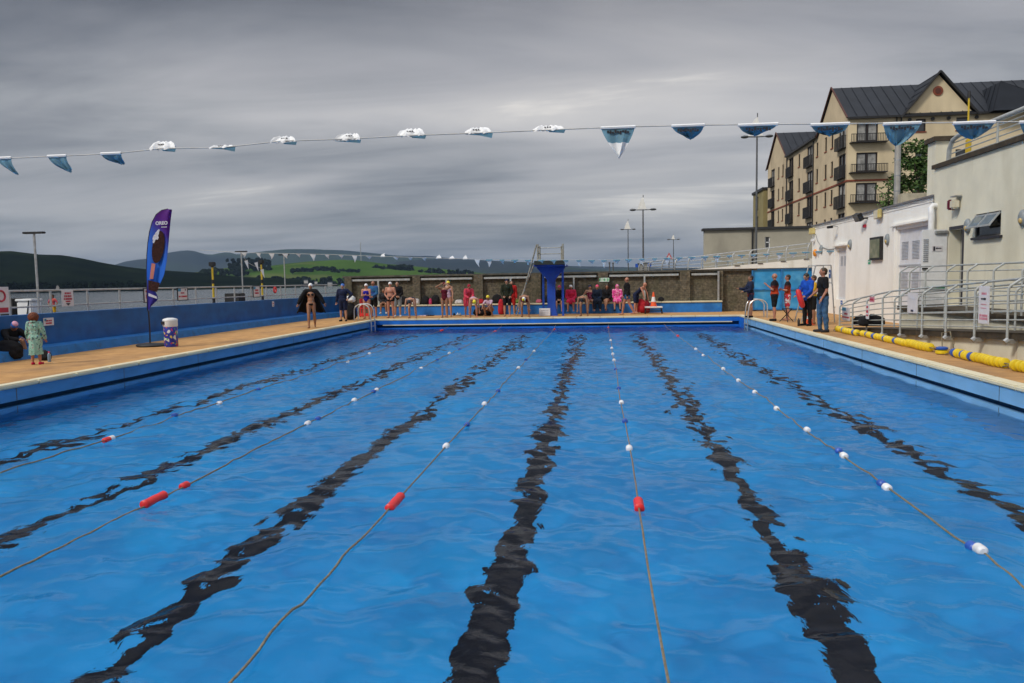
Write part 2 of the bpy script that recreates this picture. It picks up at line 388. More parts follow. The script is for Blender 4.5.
# ---------------------------------------------------------------- hills across the firth
def ridge(name, prof, R0, R1, m, seed, rough=.04, depth=1.6, nrow=26, spread=0):
    """terrain strip: profile given as bearing/height pairs, solid relief from shore (R0) over the crest (R1) and down behind"""
    rg = np.random.default_rng(seed)
    px = np.array([p[0] for p in prof], float); py = np.array([p[1] for p in prof], float)
    xs = np.linspace(px[0], px[-1], 220); yv = np.interp(xs, px, py)
    n1_ = sum(rg.uniform(.3, 1) / k * np.sin(k * xs / 60 + rg.uniform(0, 6)) for k in (1, 2, 3, 5, 8, 13, 21, 34))
    cols = []
    for i, x in enumerate(xs):
        crest = P(x, yv[i], D=R1); d = Vector((crest.x, crest.y, 0)).normalized(); H = crest.z - SEA
        col = []
        for j in range(nrow + 1):
            t_ = j / nrow
            if t_ <= .7:
                s = t_ / .7; rad = R0 + (R1 - R0) * s; h = H * (math.sin(s * math.pi / 2) ** 1.15)
                h += H * rough * (n1_[i] * math.sin(s * math.pi) + .8 * math.sin(s * 9 + xs[i] / 17 + seed) * math.sin(s * math.pi))
                if s == 0: h = -2
            else:
                s = (t_ - .7) / .3; rad = R1 + (R1 - R0) * depth * s * .5; h = H * math.cos(s * math.pi / 2)
            col.append((d.x * rad, d.y * rad, SEA + h))
        cols.append(col)
    mb = MB(); W = nrow + 1; vs = [v for c in cols for v in c]
    mb.add(vs, [(i * W + j, (i + 1) * W + j, (i + 1) * W + j + 1, i * W + j + 1) for i in range(len(cols) - 1) for j in range(nrow)])
    return struct(name, mb, m, smooth=True)
M_moor = layer_stains(mat('heather_moor', (.018, .026, .032), 1, spec=0, col2=(.034, .04, .042), scale=.0012, detail=8), (.03, .05, .025), .0006, .5, .6, amt=.8)
M_wood = layer_stains(mat('forest_hill', (.003, .006, .005), 1, spec=0, col2=(.008, .013, .007), scale=.012, detail=9), (.022, .032, .012), .004, .60, .66, amt=.5)
M_field = layer_stains(mat('green_fields', (.038, .082, .012), 1, spec=0, col2=(.07, .125, .022), scale=.0035, detail=3), (.10, .11, .04), .0028, .56, .6, amt=.6, detail=2)
ridge('far_hills', [(-260, 258), (60, 268), (112, 266), (124, 262), (138, 260), (148, 259.5), (158, 256.5), (170, 253), (183, 250.8), (190, 250.3), (197, 251.8), (205, 254.2), (213, 254.6), (222, 252.6), (229, 252.4), (238, 255), (262, 252), (285, 250), (312, 249.5), (345, 251), (372, 254), (395, 256), (430, 256), (455, 259), (500, 262), (560, 266), (1100, 275)], 9000, 12500, M_moor, 3)
ridge('long_hill', [(370, 280), (395, 262), (420, 260), (450, 260), (480, 260.5), (505, 261.5), (530, 263), (560, 266.5), (585, 269.5), (610, 271.5), (640, 270.5), (700, 268), (900, 262), (1200, 250)], 6000, 9000, M_moor, 5)
ridge('dark_hill', [(-420, 238), (-120, 246), (-40, 252), (0, 252), (12, 251.5), (40, 255), (62, 256), (80, 259), (100, 263), (125, 267), (150, 270), (200, 273), (240, 277), (300, 279)], 1500, 2300, M_wood, 8, rough=.02)
ridge('green_hill', [(150, 276), (200, 272), (228, 268), (255, 268), (285, 264), (310, 261.5), (340, 260), (358, 260.5), (385, 264), (420, 267), (450, 270), (480, 273), (520, 277), (600, 279)], 2600, 3400, M_field, 12, rough=.012)
# wooded belts, hedges and shore trees: far woods that read as one mass
def wood_patch(mb, px, py, Dm, w, h, n, rg):
    for _ in range(n):
        p = P(px + rg.uniform(-w, w), py + rg.uniform(-h, h), D=Dm + rg.uniform(-40, 40))
        s = Dm * rg.uniform(1.1, 2.6) / 768
        mb.ell(p - Vector((0, 0, s * .3)), (s * rg.uniform(.8, 1.6), s, s * rg.uniform(.7, 1.2)), 6, 4)
def bump_verts(mb, a, rg): mb.v = [(v[0] + rg.uniform(-a, a), v[1] + rg.uniform(-a, a), v[2] + rg.uniform(-a, a)) for v in mb.v]
rg = random.Random(5); b = MB()
wood_patch(b, 250, 266.5, 3050, 20, 2, 46, rg); wood_patch(b, 225, 272, 2900, 24, 3, 60, rg); wood_patch(b, 248, 262, 3380, 22, 3, 46, rg)
wood_patch(b, 325, 269.3, 2950, 10, 2, 40, rg); wood_patch(b, 303, 269.5, 2900, 12, .8, 22, rg); wood_patch(b, 345, 271, 2900, 14, 1, 34, rg)
wood_patch(b, 356, 265.5, 3150, 4, 3, 26, rg); wood_patch(b, 366, 268, 3050, 9, 2, 34, rg); wood_patch(b, 392, 269, 3020, 20, 3.6, 90, rg); wood_patch(b, 440, 272, 3000, 32, 2.5, 70, rg); wood_patch(b, 330, 264.8, 3200, 12, .8, 14, rg)
bump_verts(b, 3, rg)
tag(b.build('hillside_woods', M_wood), 'dark woods and hedgerows scattered over the green fields across the water', 'woodland', kind='stuff')
b = MB()
for k in range(520):
    x = rg.uniform(130, 520); lim = 281 + (x < 380) * 2
    wood_patch(b, x, rg.uniform(277, 286.5) if x < 300 else rg.uniform(278, 285), 2560, 2, .6, 1, rg)
for k in range(160): wood_patch(b, rg.uniform(-30, 150), rg.uniform(283, 288.5), 1480, 3, .8, 1, rg)
bump_verts(b, 3, rg)
tag(b.build('shore_woods', M_wood), 'dark belt of trees along the far shore of the water', 'woodland', kind='stuff')
# shore houses
hw = mat('house_harling', (.55, .53, .5), .8); hr = mat('house_slate', (.08, .085, .095), .7)
hs = [(57, 287, 1470, 5), (66, 285.5, 1475, 6), (48, 286.5, 1470, 3.5), (205, 279, 2500, 4), (214, 279.5, 2500, 5), (222, 280.3, 2500, 4), (230, 280, 2500, 6), (238, 280.6, 2500, 4), (190, 281.5, 2500, 3), (296, 282, 2500, 4), (306, 281.5, 2500, 5), (316, 282.5, 2500, 3.4), (352, 284, 2500, 4), (330, 284, 2500, 6)]
wds = ['first', 'second', 'third', 'fourth', 'fifth', 'sixth', 'seventh', 'eighth', 'ninth', 'tenth', 'eleventh', 'twelfth', 'thirteenth', 'fourteenth']
order = sorted(range(len(hs)), key=lambda i: hs[i][0])
for i, (x, y, Dm, w) in enumerate(hs):
    p = P(x, y, D=Dm); s = .72 * w * Dm / 768
    h = thing('shore_house', 'tiny pale house on the far shore, %s from the left' % wds[order.index(i)], 'house', p, math.atan2(-p.x, p.y) + rg.uniform(-.4, .4), 'houses along the far shore')
    q = MB().bb(-s / 2, s / 2, -s * .25, s * .25, -s * .5, s * .22); q.build('wall', hw, h, local=True)
    q = MB().prism([(-s * .28, s * .22), (s * .28, s * .22), (0, s * .45)], 0, -s * .52, s * .52); q.build('roof', hr, h, local=True)
p = P(361, 262, D=3300)
t_ = thing('hilltop_mast', 'thin lattice mast standing on the ridge above the green fields', 'mast', p)
q = MB()
for dx in (-3, 3): q.tube([p + Vector((dx, 0, -20)), p + Vector((dx * .1, 0, 82))], .9, 4)
q.build('mast_leg', M_metal, t_); q = MB()
for k in range(10): q.box(p + Vector((0, 0, k * 8)), (5.2 * (1 - k / 10) + .4, .8, .8))
q.build('mast_brace', M_metal, t_)

# ---------------------------------------------------------------- left retaining wall, rail, signs
LW = thing('retaining_wall', 'long dark blue painted wall with a ledge seat on the left of the pool', 'wall', (-13.6, 20, 0))
b = MB()
ns = 30
def lwx(y): return -13.55 + (0 if y < 31 else 0.8 * ((y - 31) / 6.2) ** 2)
for i in range(ns):
    y0 = 4 + i * (37.2 - 4) / ns; y1 = 4 + (i + 1) * (37.2 - 4) / ns; x0, x1 = lwx(y0), lwx(y1)
    zt = 1.0
    b.add([(x0, y0, 0), (x1, y1, 0), (x1, y1, zt), (x0, y0, zt), (x0 - .35, y0, -.1), (x1 - .35, y1, -.1), (x1 - .35, y1, zt), (x0 - .35, y0, zt)], [(0, 1, 2, 3), (3, 2, 6, 7), (7, 6, 5, 4)])
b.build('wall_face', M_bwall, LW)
b = MB()
for i in range(ns):
    y0 = 4 + i * (37.2 - 4) / ns; y1 = 4 + (i + 1) * (37.2 - 4) / ns; x0, x1 = lwx(y0) + .45, lwx(y1) + .45
    b.add([(x0, y0, 0), (x1, y1, 0), (x1 - .04, y1, .22), (x0 - .04, y0, .22), (x0 - .46, y0, .25), (x1 - .46, y1, .25)], [(0, 1, 2, 3), (3, 2, 5, 4)])
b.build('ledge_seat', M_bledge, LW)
b = MB(); b.bb(-21, -13.92, -20, 60, -.2, .25)
struct('promenade', b, M_conc)
FR = thing('promenade_railing', 'grey tube railing along the top of the blue left wall', 'railing', (-13.75, 20, 1.0))
posts = [16.54, 17.9, 19.3, 20.7, 22.1, 23.5, 24.9, 26.3, 27.7, 29.1, 30.5, 31.9, 33.3, 34.7, 36.0]
for y in [14.0, 15.2] + posts:
    x = lwx(y) - .18
    MB().tube([(x, y, .98), (x, y, 1.56)], .028, 8).build('post', M_metal, FR, smooth=True)
for z, r in ((1.57, .026), (1.18, .02)):
    MB().tube([(lwx(y) - .18, y, z) for y in [9, 14] + posts + [37]], r, 8).build('rail', M_metal, FR, smooth=True)

M_sign = mat('sign_white', (.62, .60, .62), .5, var=.05); M_sred = mat('sign_red', (.42, .02, .05), .5); M_sdark = mat('sign_dark', (.02, .02, .03), .5); M_sblue = mat('sign_blue', (.05, .25, .4), .5)
def sign(name, label, c, w, h, rz, rows, frame=None, extra=None, plate=M_sign, group=None):
    """plate facing local -Y turned by rz; rows = list of (x, z, w, h, material) marks in plate units (-.5...5)"""
    t_ = thing(name, label, 'sign', c, rz, group)
    MB().rbox((0, 0, 0), (w, .012, h), .004).build('sign_plate', plate, t_, local=True)
    if frame: 
        q = MB()
        for sx in (-1, 1): q.box((sx * (w / 2 + .012), 0, 0), (.024, .03, h + .048))
        for sz in (-1, 1): q.box((0, 0, sz * (h / 2 + .012)), (w, .03, .024))
        q.build('sign_frame', frame, t_, local=True)
    for mm in sorted(set(r[4].name for r in rows)):
        q = MB()
        for (x, z, a, c_, m_) in rows:
            if m_.name == mm: q.box((x * w, -.0085, z * h), (a * w, .005, c_ * h))
        q.build('lettering', MATS[mm], t_, local=True)
    if extra: extra(t_)
    return t_
def textrow(z, wd, h, m_, seed, x0=0):
    """a row of small dark blocks: lettering too small to be read in the photograph"""
    r = random.Random(seed); out_ = []; x = -wd / 2 + x0
    while x < wd / 2 + x0 - .02:
        a = r.uniform(.03, .06); out_.append((x + a / 2, z, a, h * r.uniform(.75, 1), m_)); x += a + .014 + (.03 if r.random() < .2 else 0)
    return out_
RZL = R(90)   # faces +X
def lsign(px, z, lab, w, h, rows, **k):
    y = P(px, 298, X=-13.66).y; return sign('notice_sign', lab, (lwx(y) - .12, y, z), w, h, RZL, rows, **k)
def arrow(t_):
    MB().prism([(-.09, -.13), (.09, -.13), (0, -.19)], 1, -.0115, -.006).build('arrow', M_sdark, t_, local=True)
lsign(68, 1.36, 'white railing notice with red lines of text and a black down arrow', .44, .42, textrow(.30, .5, .12, M_sred, 1) + textrow(.12, .62, .13, M_sred, 2) + textrow(-.05, .7, .12, M_sred, 3) + textrow(-.2, .4, .1, M_sred, 4), extra=arrow)
lsign(183, 1.36, 'framed white notice with blue corner and two red text lines on the railing', .58, .38, [(-.33, .36, .3, .24, M_sblue), (.30, .36, .1, .12, M_sdark)] + textrow(.1, .38, .13, M_sred, 6) + textrow(-.2, .85, .16, M_sred, 7), frame=M_black)
lsign(257, 1.36, 'framed white notice with a pinkish red block on the railing near the yellow pole', .58, .42, [(-.3, .34, .3, .24, M_sblue)] + textrow(.12, .5, .2, M_sred, 8) + textrow(-.15, .6, .2, M_sred, 9), frame=M_black)
lsign(148, 1.36, 'small white and red sign half hidden behind the feather flag', .36, .4, textrow(.3, .6, .14, M_sred, 10) + [(0, -.1, .5, .3, M_sred)], frame=M_black)
def ring(t_):
    q = MB(); q.tube([(.12 * math.cos(a), -.012, .10 + .12 * math.sin(a)) for a in np.linspace(0, 6.283, 25)], .022, 6); q.build('ring_symbol', M_sred, t_, local=True)
lsign(1, 1.36, 'white sign with a red ring and red panel at the left photo edge', .5, .62, [(0, -.36, .8, .18, M_sred)], extra=ring)
y = P(50, 323, X=-13.5).y
sign('notice_sign', 'small white and red plate fixed low on the blue wall by the child', (-13.535, y, .80), .36, .19, RZL, [(-.32, .25, .2, .3, M_sblue)] + textrow(.12, .6, .22, M_sred, 12) + textrow(-.2, .6, .22, M_sred, 13))
y = P(274, 307, X=-13.5).y
sign('notice_sign', 'small white square depth plate on the blue wall by the walking swimmer', (-13.535, y, .82), .2, .22, RZL, textrow(.1, .5, .25, M_sred, 14) + [(0, -.25, .4, .12, M_sdark)])

# flood lamps and poles beyond the rail
def tee_lamp(x, y, z, label, w=.56):
    t_ = thing('flood_lamp', label, 'lamp post', (x, y, .2), R(30), 'T shaped lamp posts on the promenade')
    MB().tube([(x, y, .2), (x, y, z)], .028, 8).build('pole', M_metal, t_, smooth=True, local=False)
    a = MB(); d = Vector((math.cos(.35), -math.sin(.35) * 0, 0))
    a.rbox((x, y, z + .02), (w, .12, .05), .012); a.build('lamp_head', M_black, t_)
    t_.rotation_euler = (0, 0, 0)
tee_lamp(-13.95, 17.75, 2.98, 'grey T shaped lamp post behind the child, leftmost in the photo')
tee_lamp(-14.6, 30.2, 2.98, 'grey T shaped lamp post just left of the second yellow pole', .5)
tee_lamp(-14.6, 34.5, 2.98, 'grey T shaped lamp post right of the second yellow pole', .5)
M_yel = mat('yellow_paint', (.55, .38, .02), .5)
def ypole(px, ptop, X, lab):
    t = P(px, ptop, X=X); g_ = thing('yellow_pole', lab, 'pole', (t.x, t.y, .25), 0, 'yellow poles with dark lantern tops')
    MB().tube([(t.x, t.y, .25), (t.x, t.y, t.z - .2)], [.05, .035], 8).build('pole', M_yel, g_, smooth=True)
    q = MB(); q.rbox((t.x, t.y, t.z - .12), (.2, .2, .16), .02); q.lathe((t.x, t.y, t.z - .24), [(.03, 0), (.07, .03), (.05, .05)], 8); q.build('lantern', M_black, g_)
    q = MB(); q.tube([(t.x, t.y, .95), (t.x, t.y, 1.15)], .058, 8); q.tube([(t.x, t.y, 1.7), (t.x, t.y, 1.85)], .05, 8); q.build('black_band', M_black, g_)
ypole(212, 261, -14.6, 'slim yellow pole with dark square top beside the feather flag')
ypole(261, 259, -14.6, 'slim yellow pole with dark square top near the walking swimmer')
# lifebuoy on the rail
y = P(272, 289, X=-13.75).y
q = MB(); q.tube([(-13.62, y + .11 * math.cos(a), 1.4 + .11 * math.sin(a)) for a in np.linspace(0, 6.283, 19)], .035, 8)
tag(q.build('lifebuoy', M_red, smooth=True), 'small red lifebuoy hung on the promenade railing', 'lifebuoy')
# boxes beyond the wall
q0 = thing('storage_bin', 'white plastic storage bin behind the left railing', 'storage bin', (-14.45, 18.0, .25))
q = MB(); q.rbox((-14.45, 18.05, .78), (.42, .36, 1.04), .03); q.build('bin_body', M_white, q0)
q = MB(); q.rbox((-14.45, 18.05, 1.335), (.46, .4, .06), .015); q.build('lid', M_white, q0)
q = MB(); q.tube([(-14.40, 17.85, .8), (-14.30, 17.86, 1.34)], .012, 6); q.build('strap', M_black, q0)
q0 = thing('speaker_cabinet', 'black speaker cabinet behind the white storage bin', 'speaker', (-14.85, 18.1, .25)); q = MB(); q.rbox((-14.95, 18.1, .82), (.38, .4, 1.12), .02); q.build('cabinet', M_black, q0)
q = MB()
for z in (.6, 1.1): q.lathe((-14.95, 17.89, z), [(.13, 0), (.11, .01)], 16)
q.build('cone_grille', M_sdark, q0)
y = P(235, 297, X=-14.3).y
q0 = thing('road_case', 'low black case standing behind the railing near the flag', 'case', (-14.3, y, .25)); q = MB(); q.rbox((-14.3, y, .78), (.62, .5, 1.06), .02); q.build('case_body', M_black, q0)
q = MB()
for z in (.4, 1.16): q.box((-13.985, y, z), (.01, .46, .03))
q.build('edging', M_metal, q0)

# ---------------------------------------------------------------- far end: bench, rubble wall with rails, gate, fascia, upper railing
BY = 36.7
X0, X1 = PX(345, 37.2), PX(752, 37.2)
b0 = thing('poolside_bench', 'long built-in bench with blue front and cream seat below the rubble wall', 'bench', (-2, BY, 0))
MB().bb(PX(372, BY), PX(722, BY), BY, 37.19, .0, .455).build('bench_front', M_benchf, b0)
q = MB(); bx0, bx1 = PX(372, BY) - .02, PX(722, BY) + .02
for k in range(12): q.rbox((bx0 + (k + .5) * (bx1 - bx0) / 12, BY + .22, .49), ((bx1 - bx0) / 12 - .006, .54, .07), .015)
q.build('bench_seat', M_coping, b0)
M_rub = mat('rubble_wall', (.08, .070, .050), .95, col2=(.165, .145, .105), scale=9, detail=6, bump=.9, bscale=14)
t = M_rub.node_tree; vo = t.nodes.new('ShaderNodeTexBrick'); vo.inputs['Scale'].default_value = 2.6; vo.inputs['Mortar Size'].default_value = .012
for nm, c_ in (('Color1', (.75, .75, .75, 1)), ('Color2', (1.15, 1.1, 1.05, 1)), ('Mortar', (.55, .55, .52, 1))): vo.inputs[nm].default_value = c_
mp = t.nodes.new('ShaderNodeMapping'); mp.inputs['Rotation'].default_value = (R(90), 0, 0); tcn = t.nodes.new('ShaderNodeTexCoord'); t.links.new(tcn.outputs['Object'], mp.inputs[0]); t.links.new(mp.outputs[0], vo.inputs['Vector'])
src = bsdf(M_rub).inputs['Base Color'].links[0].from_socket; mm = t.nodes.new('ShaderNodeMix'); mm.data_type = 'RGBA'; mm.blend_type = 'MULTIPLY'; mm.inputs[0].default_value = 1
t.links.new(src, mm.inputs[6]); t.links.new(vo.outputs[0], mm.inputs[7]); t.links.new(mm.outputs[2], bsdf(M_rub).inputs['Base Color'])
layer_stains(M_rub, (.05, .06, .025), 1.2, .5, .75, amt=.55)
RW = thing('rubble_wall', 'brown rough stone wall with pillars behind the far bench', 'wall', (-2, 37.3, 0))
MB().bb(X0, X1 + .2, 37.2, 37.55, -.1, 1.90).build('wall_body', M_rub, RW)
pil = [(345, 352), (413, 420.5), (474, 483), (531, 541), (598, 608), (680, 690), (719, 723)]
for (a, c_) in pil:
    q = MB(); q.bb(PX(a, 37), PX(c_, 37), 37.0, 37.198, 0, 1.93); q.build('pillar', M_rub, RW)
q = MB(); q.bb(X0 - .05, X1 + .2, 37.05, 37.65, 1.905, 1.985); q.build('wall_coping', mat('dark_stone_coping', (.09, .085, .07), .9, var=.3), RW)
WR = thing('wall_handrail', 'pale painted rail and posts fixed in bays along the rubble wall', 'handrail', (-2, 37, 0))
bays = [(352, 411), (421, 473), (484, 530), (542, 597), (609, 679), (691, 718)]
for (a, c_) in bays: MB().bb(PX(a, 37.1) + .02, PX(c_, 37.1) - .02, 37.05, 37.19, 1.72, 1.815).build('rail', M_pale, WR)
for x in (379, 447, 511, 574, 644.5): MB().bb(PX(x, 37.1) - .04, PX(x, 37.1) + .04, 37.03, 37.11, .53, 1.72).build('post', M_pale, WR)
MB().bb(PX(718, 37.1) - .05, PX(718, 37.1) + .03, 36.9, 37.0, 0, 1.9).build('end_post', M_metal, WR)
M_fx = mat('exit_green', (.10, .42, .20), .5); M_fxw = mat('exit_white', (.55, .68, .58), .5)
def running(t_):
    w = .68; q = MB(); q.box((-.31 * w, -.009, 0), (.07 * w, .006, .11)); q.ell((-.29 * w, -.01, .08), (.02, .004, .02), 8, 4)
    q.prism([(-.03, -.05), (.03, -.05), (.03, .0), (.06, .0), (0, .07), (-.06, .0), (-.03, .0)], 1, -.012, -.006)
    q.box((.24 * w, -.009, 0), (.05, .006, .14)); q.box((.34 * w, -.009, .04), (.03, .006, .06)); q.build('pictogram', M_fx, t_, local=True)
sign('fire_exit_sign', 'green and white fire exit sign on a pillar of the rubble wall', (PX(604.5, 36.97), 36.97, 1.58), .46, .19, 0, [], plate=M_fxw, extra=running)

# blue metal gates under the white fascia
M_gate = layer_stains(mat('blue_gate_paint', (.02, .25, .55), .42, .0, var=.2, scale=1.2, bump=.12, bscale=3), (.12, .42, .68), 1.6, .5, .7, amt=.6)
G = thing('metal_gate', 'wide bright blue sheet metal gates under the white fascia', 'gate', (8, 37.1, 0))
gx = [PX(752, 37.15), PX(781, 37.15), PX(812, 37.15), 10.4]
for i in range(3):
    q = MB(); q.bb(gx[i] + .02, gx[i + 1] - .02, 37.12, 37.17, .06, 1.94); q.build('gate_leaf', M_gate, G)
q = MB()
for x in gx[:3]: q.bb(x - .035, x + .035, 37.05, 37.118, .03, 1.955)
for z in (.08, 1.0, 1.93): q.bb(gx[0] + .04, gx[3], 37.06, 37.117, z - .03, z + .03)
q.build('gate_frame', mat('blue_gate_frame', (.012, .16, .42), .5, var=.2), G)
q = MB(); q.bb(gx[0], 9.75, 37.3, 37.6, -.1, 1.96); struct('gate_backing_wall', q, M_conc) if False else None
M_fas = layer_stains(mat('white_fascia', (.74, .73, .68), .7, var=.05, scale=2), (.4, .36, .25), 1.4, .56, .75, (1, 1, .3), .5)
FW = thing('sloping_walkway', 'white edged walkway sloping up to the right above gate and wall', 'walkway', (7, 37.4, 1.98))
xa, xb = PX(690, 37.2), 10.5
MB().add([(xa, 37.0, 1.99), (xb, 37.0, 1.99), (xb, 37.0, 2.46), (PX(718, 37) , 37.0, 2.07), (xa, 39.5, 1.99), (xb, 39.5, 1.99), (xb, 39.5, 2.46), (PX(718, 37), 39.5, 2.07)], [(0, 1, 2, 3), (3, 2, 6, 7), (0, 3, 7, 4), (1, 5, 6, 2), (0, 4, 5, 1), (4, 7, 6, 5)]).build('fascia', M_fas, FW)
for px in (737, 760, 783, 806):
    q = MB(); x = PX(px, 36.98); q.bb(x - .12, x + .12, 36.96, 36.995, 2.12 + (px - 737) * .0035, 2.15 + (px - 737) * .0035); q.build('vent_slot', M_sdark, FW)
UR = thing('walkway_railing', 'galvanised railing with bowed posts climbing right along the walkway', 'railing', (6, 38, 2))
def ub(px):   # base and top heights along the walkway
    x = PX(px, 38); k = (px - 650) / 160
    return x, 1.95 + max(0, (px - 705) / 105) * .5, 2.42 + .73 * k
pts = [640, 650, 663, 676, 689, 702.5, 716.5, 733, 750, 768, 786.5, 808]
for px in pts:
    x, z0, z1 = ub(px)
    MB().tube([(x - .06, 38, z0 - .02), (x - .05, 38, z0 + (z1 - z0) * .5), (x + .0, 38, z0 + (z1 - z0) * .85), (x + .1, 38.05, z1)], .03, 7).build('post', M_metal, UR, smooth=True)
for fr in (1.0, .72, .46, .22):
    MB().tube([(ub(px)[0] + (.1 if fr == 1 else -.02), 38.04, ub(px)[1] + (ub(px)[2] - ub(px)[1]) * fr) for px in pts], .02 if fr < 1 else .028, 6).build('rail', M_metal, UR, smooth=True)
# people walk up there; tables folded on the walkway, seen as pale blobs
for i, (px, py) in enumerate(((717, 260.8), (728, 261), (743, 262))):
    p = P(px, py, Y=38.6); t_ = thing('cafe_table', 'small pale blue round table behind the walkway railing, %s of three' % ('left', 'middle', 'right')[i], 'table', (p.x, p.y, 1.99), 0, 'tables behind the walkway railing')
    zt = p.z
    MB().lathe((p.x, p.y, zt - .03), [(.26, 0), (.28, .015), (.26, .03)], 18).build('table_top', mat('pale_blue_top', (.35, .5, .6), .5), t_)
    MB().tube([(p.x, p.y, 1.99), (p.x, p.y, zt - .03)], .03, 8).build('pedestal', M_metal, t_)
# right wall end by the ladder: dark wall continues to gate
# ---------------------------------------------------------------- white building
WB = thing('white_building', 'long low white painted building with louvred doors on the right', 'building', (9.7, 30, 0))
WX = 9.7
def wall_panel(mb, X, u0, u1, z0, z1, holes, dep=.12, axis='x', sgn=1):
    """wall face at X (axis x) or Y (axis y) with real rectangular openings and reveals going to +sgn*dep"""
    us = sorted({u0, u1, *[h[0] for h in holes], *[h[1] for h in holes]}); zs = sorted({z0, z1, *[h[2] for h in holes], *[h[3] for h in holes]})
    def T(u, z, d): return (X + sgn * d, u, z) if axis == 'x' else (u, X + sgn * d, z)
    for i in range(len(us) - 1):
        for j in range(len(zs) - 1):
            uc, zc_ = (us[i] + us[i + 1]) / 2, (zs[j] + zs[j + 1]) / 2
            if any(h[0] < uc < h[1] and h[2] < zc_ < h[3] for h in holes): continue
            mb.add([T(us[i], zs[j], 0), T(us[i + 1], zs[j], 0), T(us[i + 1], zs[j + 1], 0), T(us[i], zs[j + 1], 0)], [(0, 1, 2, 3)])
    for h in holes:
        a, b_, c_, d = h
        for (p, q_) in (((a, c_), (b_, c_)), ((b_, c_), (b_, d)), ((b_, d), (a, d)), ((a, d), (a, c_))):
            mb.add([T(*p, 0), T(*q_, 0), T(*q_, dep), T(*p, dep)], [(0, 1, 2, 3)])
def WP(px, py, X=WX): return P(px, py, X=X)
bay1 = (WP(846, 260).y, WP(836.5, 260).y, .62, 2.72)     # recessed plain door
bay2 = (WP(930, 250).y, WP(897, 250).y, .5, 3.05)
wb = MB(); wall_panel(wb, WX, 23.95, 36.85, -.05, 3.84, [bay1, bay2], .12)
wb.add([(WX, 36.85, -.05), (17, 36.85, -.05), (17, 36.85, 3.84), (WX, 36.85, 3.84), (17, 23.95, -.05), (17, 23.95, 3.84), (WX, 23.95, 3.84)], [(0, 1, 2, 3), (1, 4, 5, 2), (3, 2, 5, 6)])
wb.build('wall', M_wwall, WB)
MB().bb(WX - .05, 17.05, 23.9, 36.9, 3.842, 3.90).build('roof_edge', mat('roof_edge_grey', (.16, .16, .17), .7), WB)
# fine shadow joint and upstand line below the roof edge
MB().bb(WX - .02, WX - .002, 23.95, 36.85, 3.70, 3.73).build('string_course', M_wwall, WB)
d1 = MB(); d1.bb(WX + .10, WX + .119, bay1[0], bay1[1], bay1[2], bay1[3]); d1.build('door', mat('pale_grey_door', (.60, .61, .64), .55, var=.05), WB)
q = MB(); yc = (bay1[0] + bay1[1]) / 2
for k in (-1, 1):
    q = MB(); [q.box((WX + .095, yc + k * .22, 2.0 + s * .045), (.02, .26, .02), ry=.5) for s in range(9)]
    q.build('louvre', mat('louvre_shade', (.38, .40, .44), .5), WB)
q = MB(); q.rbox((WX - .06, yc, bay1[3] + .09), (.16, bay1[1] - bay1[0] + .35, .09), .015); q.rbox((WX - .03, bay1[1] + .08, 1.5), (.07, .10, 2.4), .01); q.build('door_hood', M_wwall, WB)
dl = MB(); dl.bb(WX + .09, WX + .118, bay2[0], bay2[1], bay2[2], bay2[3]); dl.build('louvred_door', mat('louvre_door_paint', (.66, .67, .71), .55, var=.05), WB)
w2 = bay2[1] - bay2[0]; m_l = MATS['louvre_shade']
q = MB()
for zc_, hh, nn in ((2.38, .62, 3), (1.42, .5, 2)):
    for k in range(nn):
        yk = bay2[1] - w2 * (k + .5) / 3 - .02
        q = MB(); [q.box((WX + .085, yk, zc_ - hh / 2 + s * .045 + .02), (.02, w2 * .21, .018), ry=.5) for s in range(int(hh / .045))]
        q.build('louvre', m_l, WB)
q = MB(); q.bb(WX + .06, WX + .088, bay2[0], bay2[1], 1.86, 1.91); q.bb(WX + .06, WX + .088, bay2[0] + w2 / 3 - .01, bay2[0] + w2 / 3 + .01, .5, 1.86); q.build('door_rail', m_l, WB)
q = MB(); yb0, yb1 = bay2[0] - .12, bay2[1] + .22
q.rbox((WX - .05, (yb0 + yb1) / 2, 3.20), (.14, yb1 - yb0 + .3, .09), .015); q.rbox((WX - .03, bay2[1] + .10, 1.9), (.08, .12, 2.5), .012); q.build('door_surround', M_wwall, WB)
# pipe with elbow
pa = WP(938, 205); yp = pa.y
q = MB(); q.tube([(WX + .0, yp + .1, 3.55), (WX - .1, yp + .08, 3.56), (WX - .17, yp + .05, 3.5), (WX - .17, yp, 3.3), (WX - .17, yp, 2.75)], .085, 12); q.build('vent_pipe', M_white, WB, smooth=True)
# wall fittings
def bulk(parent_lab, px, py, X, grp='oval bulkhead lamps on the walls'):
    p = P(px, py, X=X); t_ = thing('bulkhead_lamp', parent_lab, 'wall lamp', (p.x, p.y, p.z), 0, grp)
    q = MB(); q.ell((p.x, p.y, p.z), (.10, .13, .20), 14, 10); q.build('lamp_housing', mat('grey_lamp_housing', (.22, .25, .27), .45), t_, smooth=True)
    q = MB(); q.ell((p.x - .07, p.y - .035, p.z - .06), (.045, .06, .07), 10, 6); q.build('lens', mat('amber_lens', (.5, .36, .14), .3), t_, smooth=True)
bulk('oval grey wall lamp between plain door and framed board', 850.3, 244.5, WX - .02)
bulk('oval grey wall lamp right of the framed board', 887.6, 239.5, WX - .02)
bulk('small oval lamp beside the orange box at the far corner', 821.5, 249.5, WX - .02)
CXW = 9.7
bulk('oval grey wall lamp between cream doorway and window', 968, 226, CXW - .02)
bulk('oval grey wall lamp at the right photo edge', 1023, 218, CXW - .02)
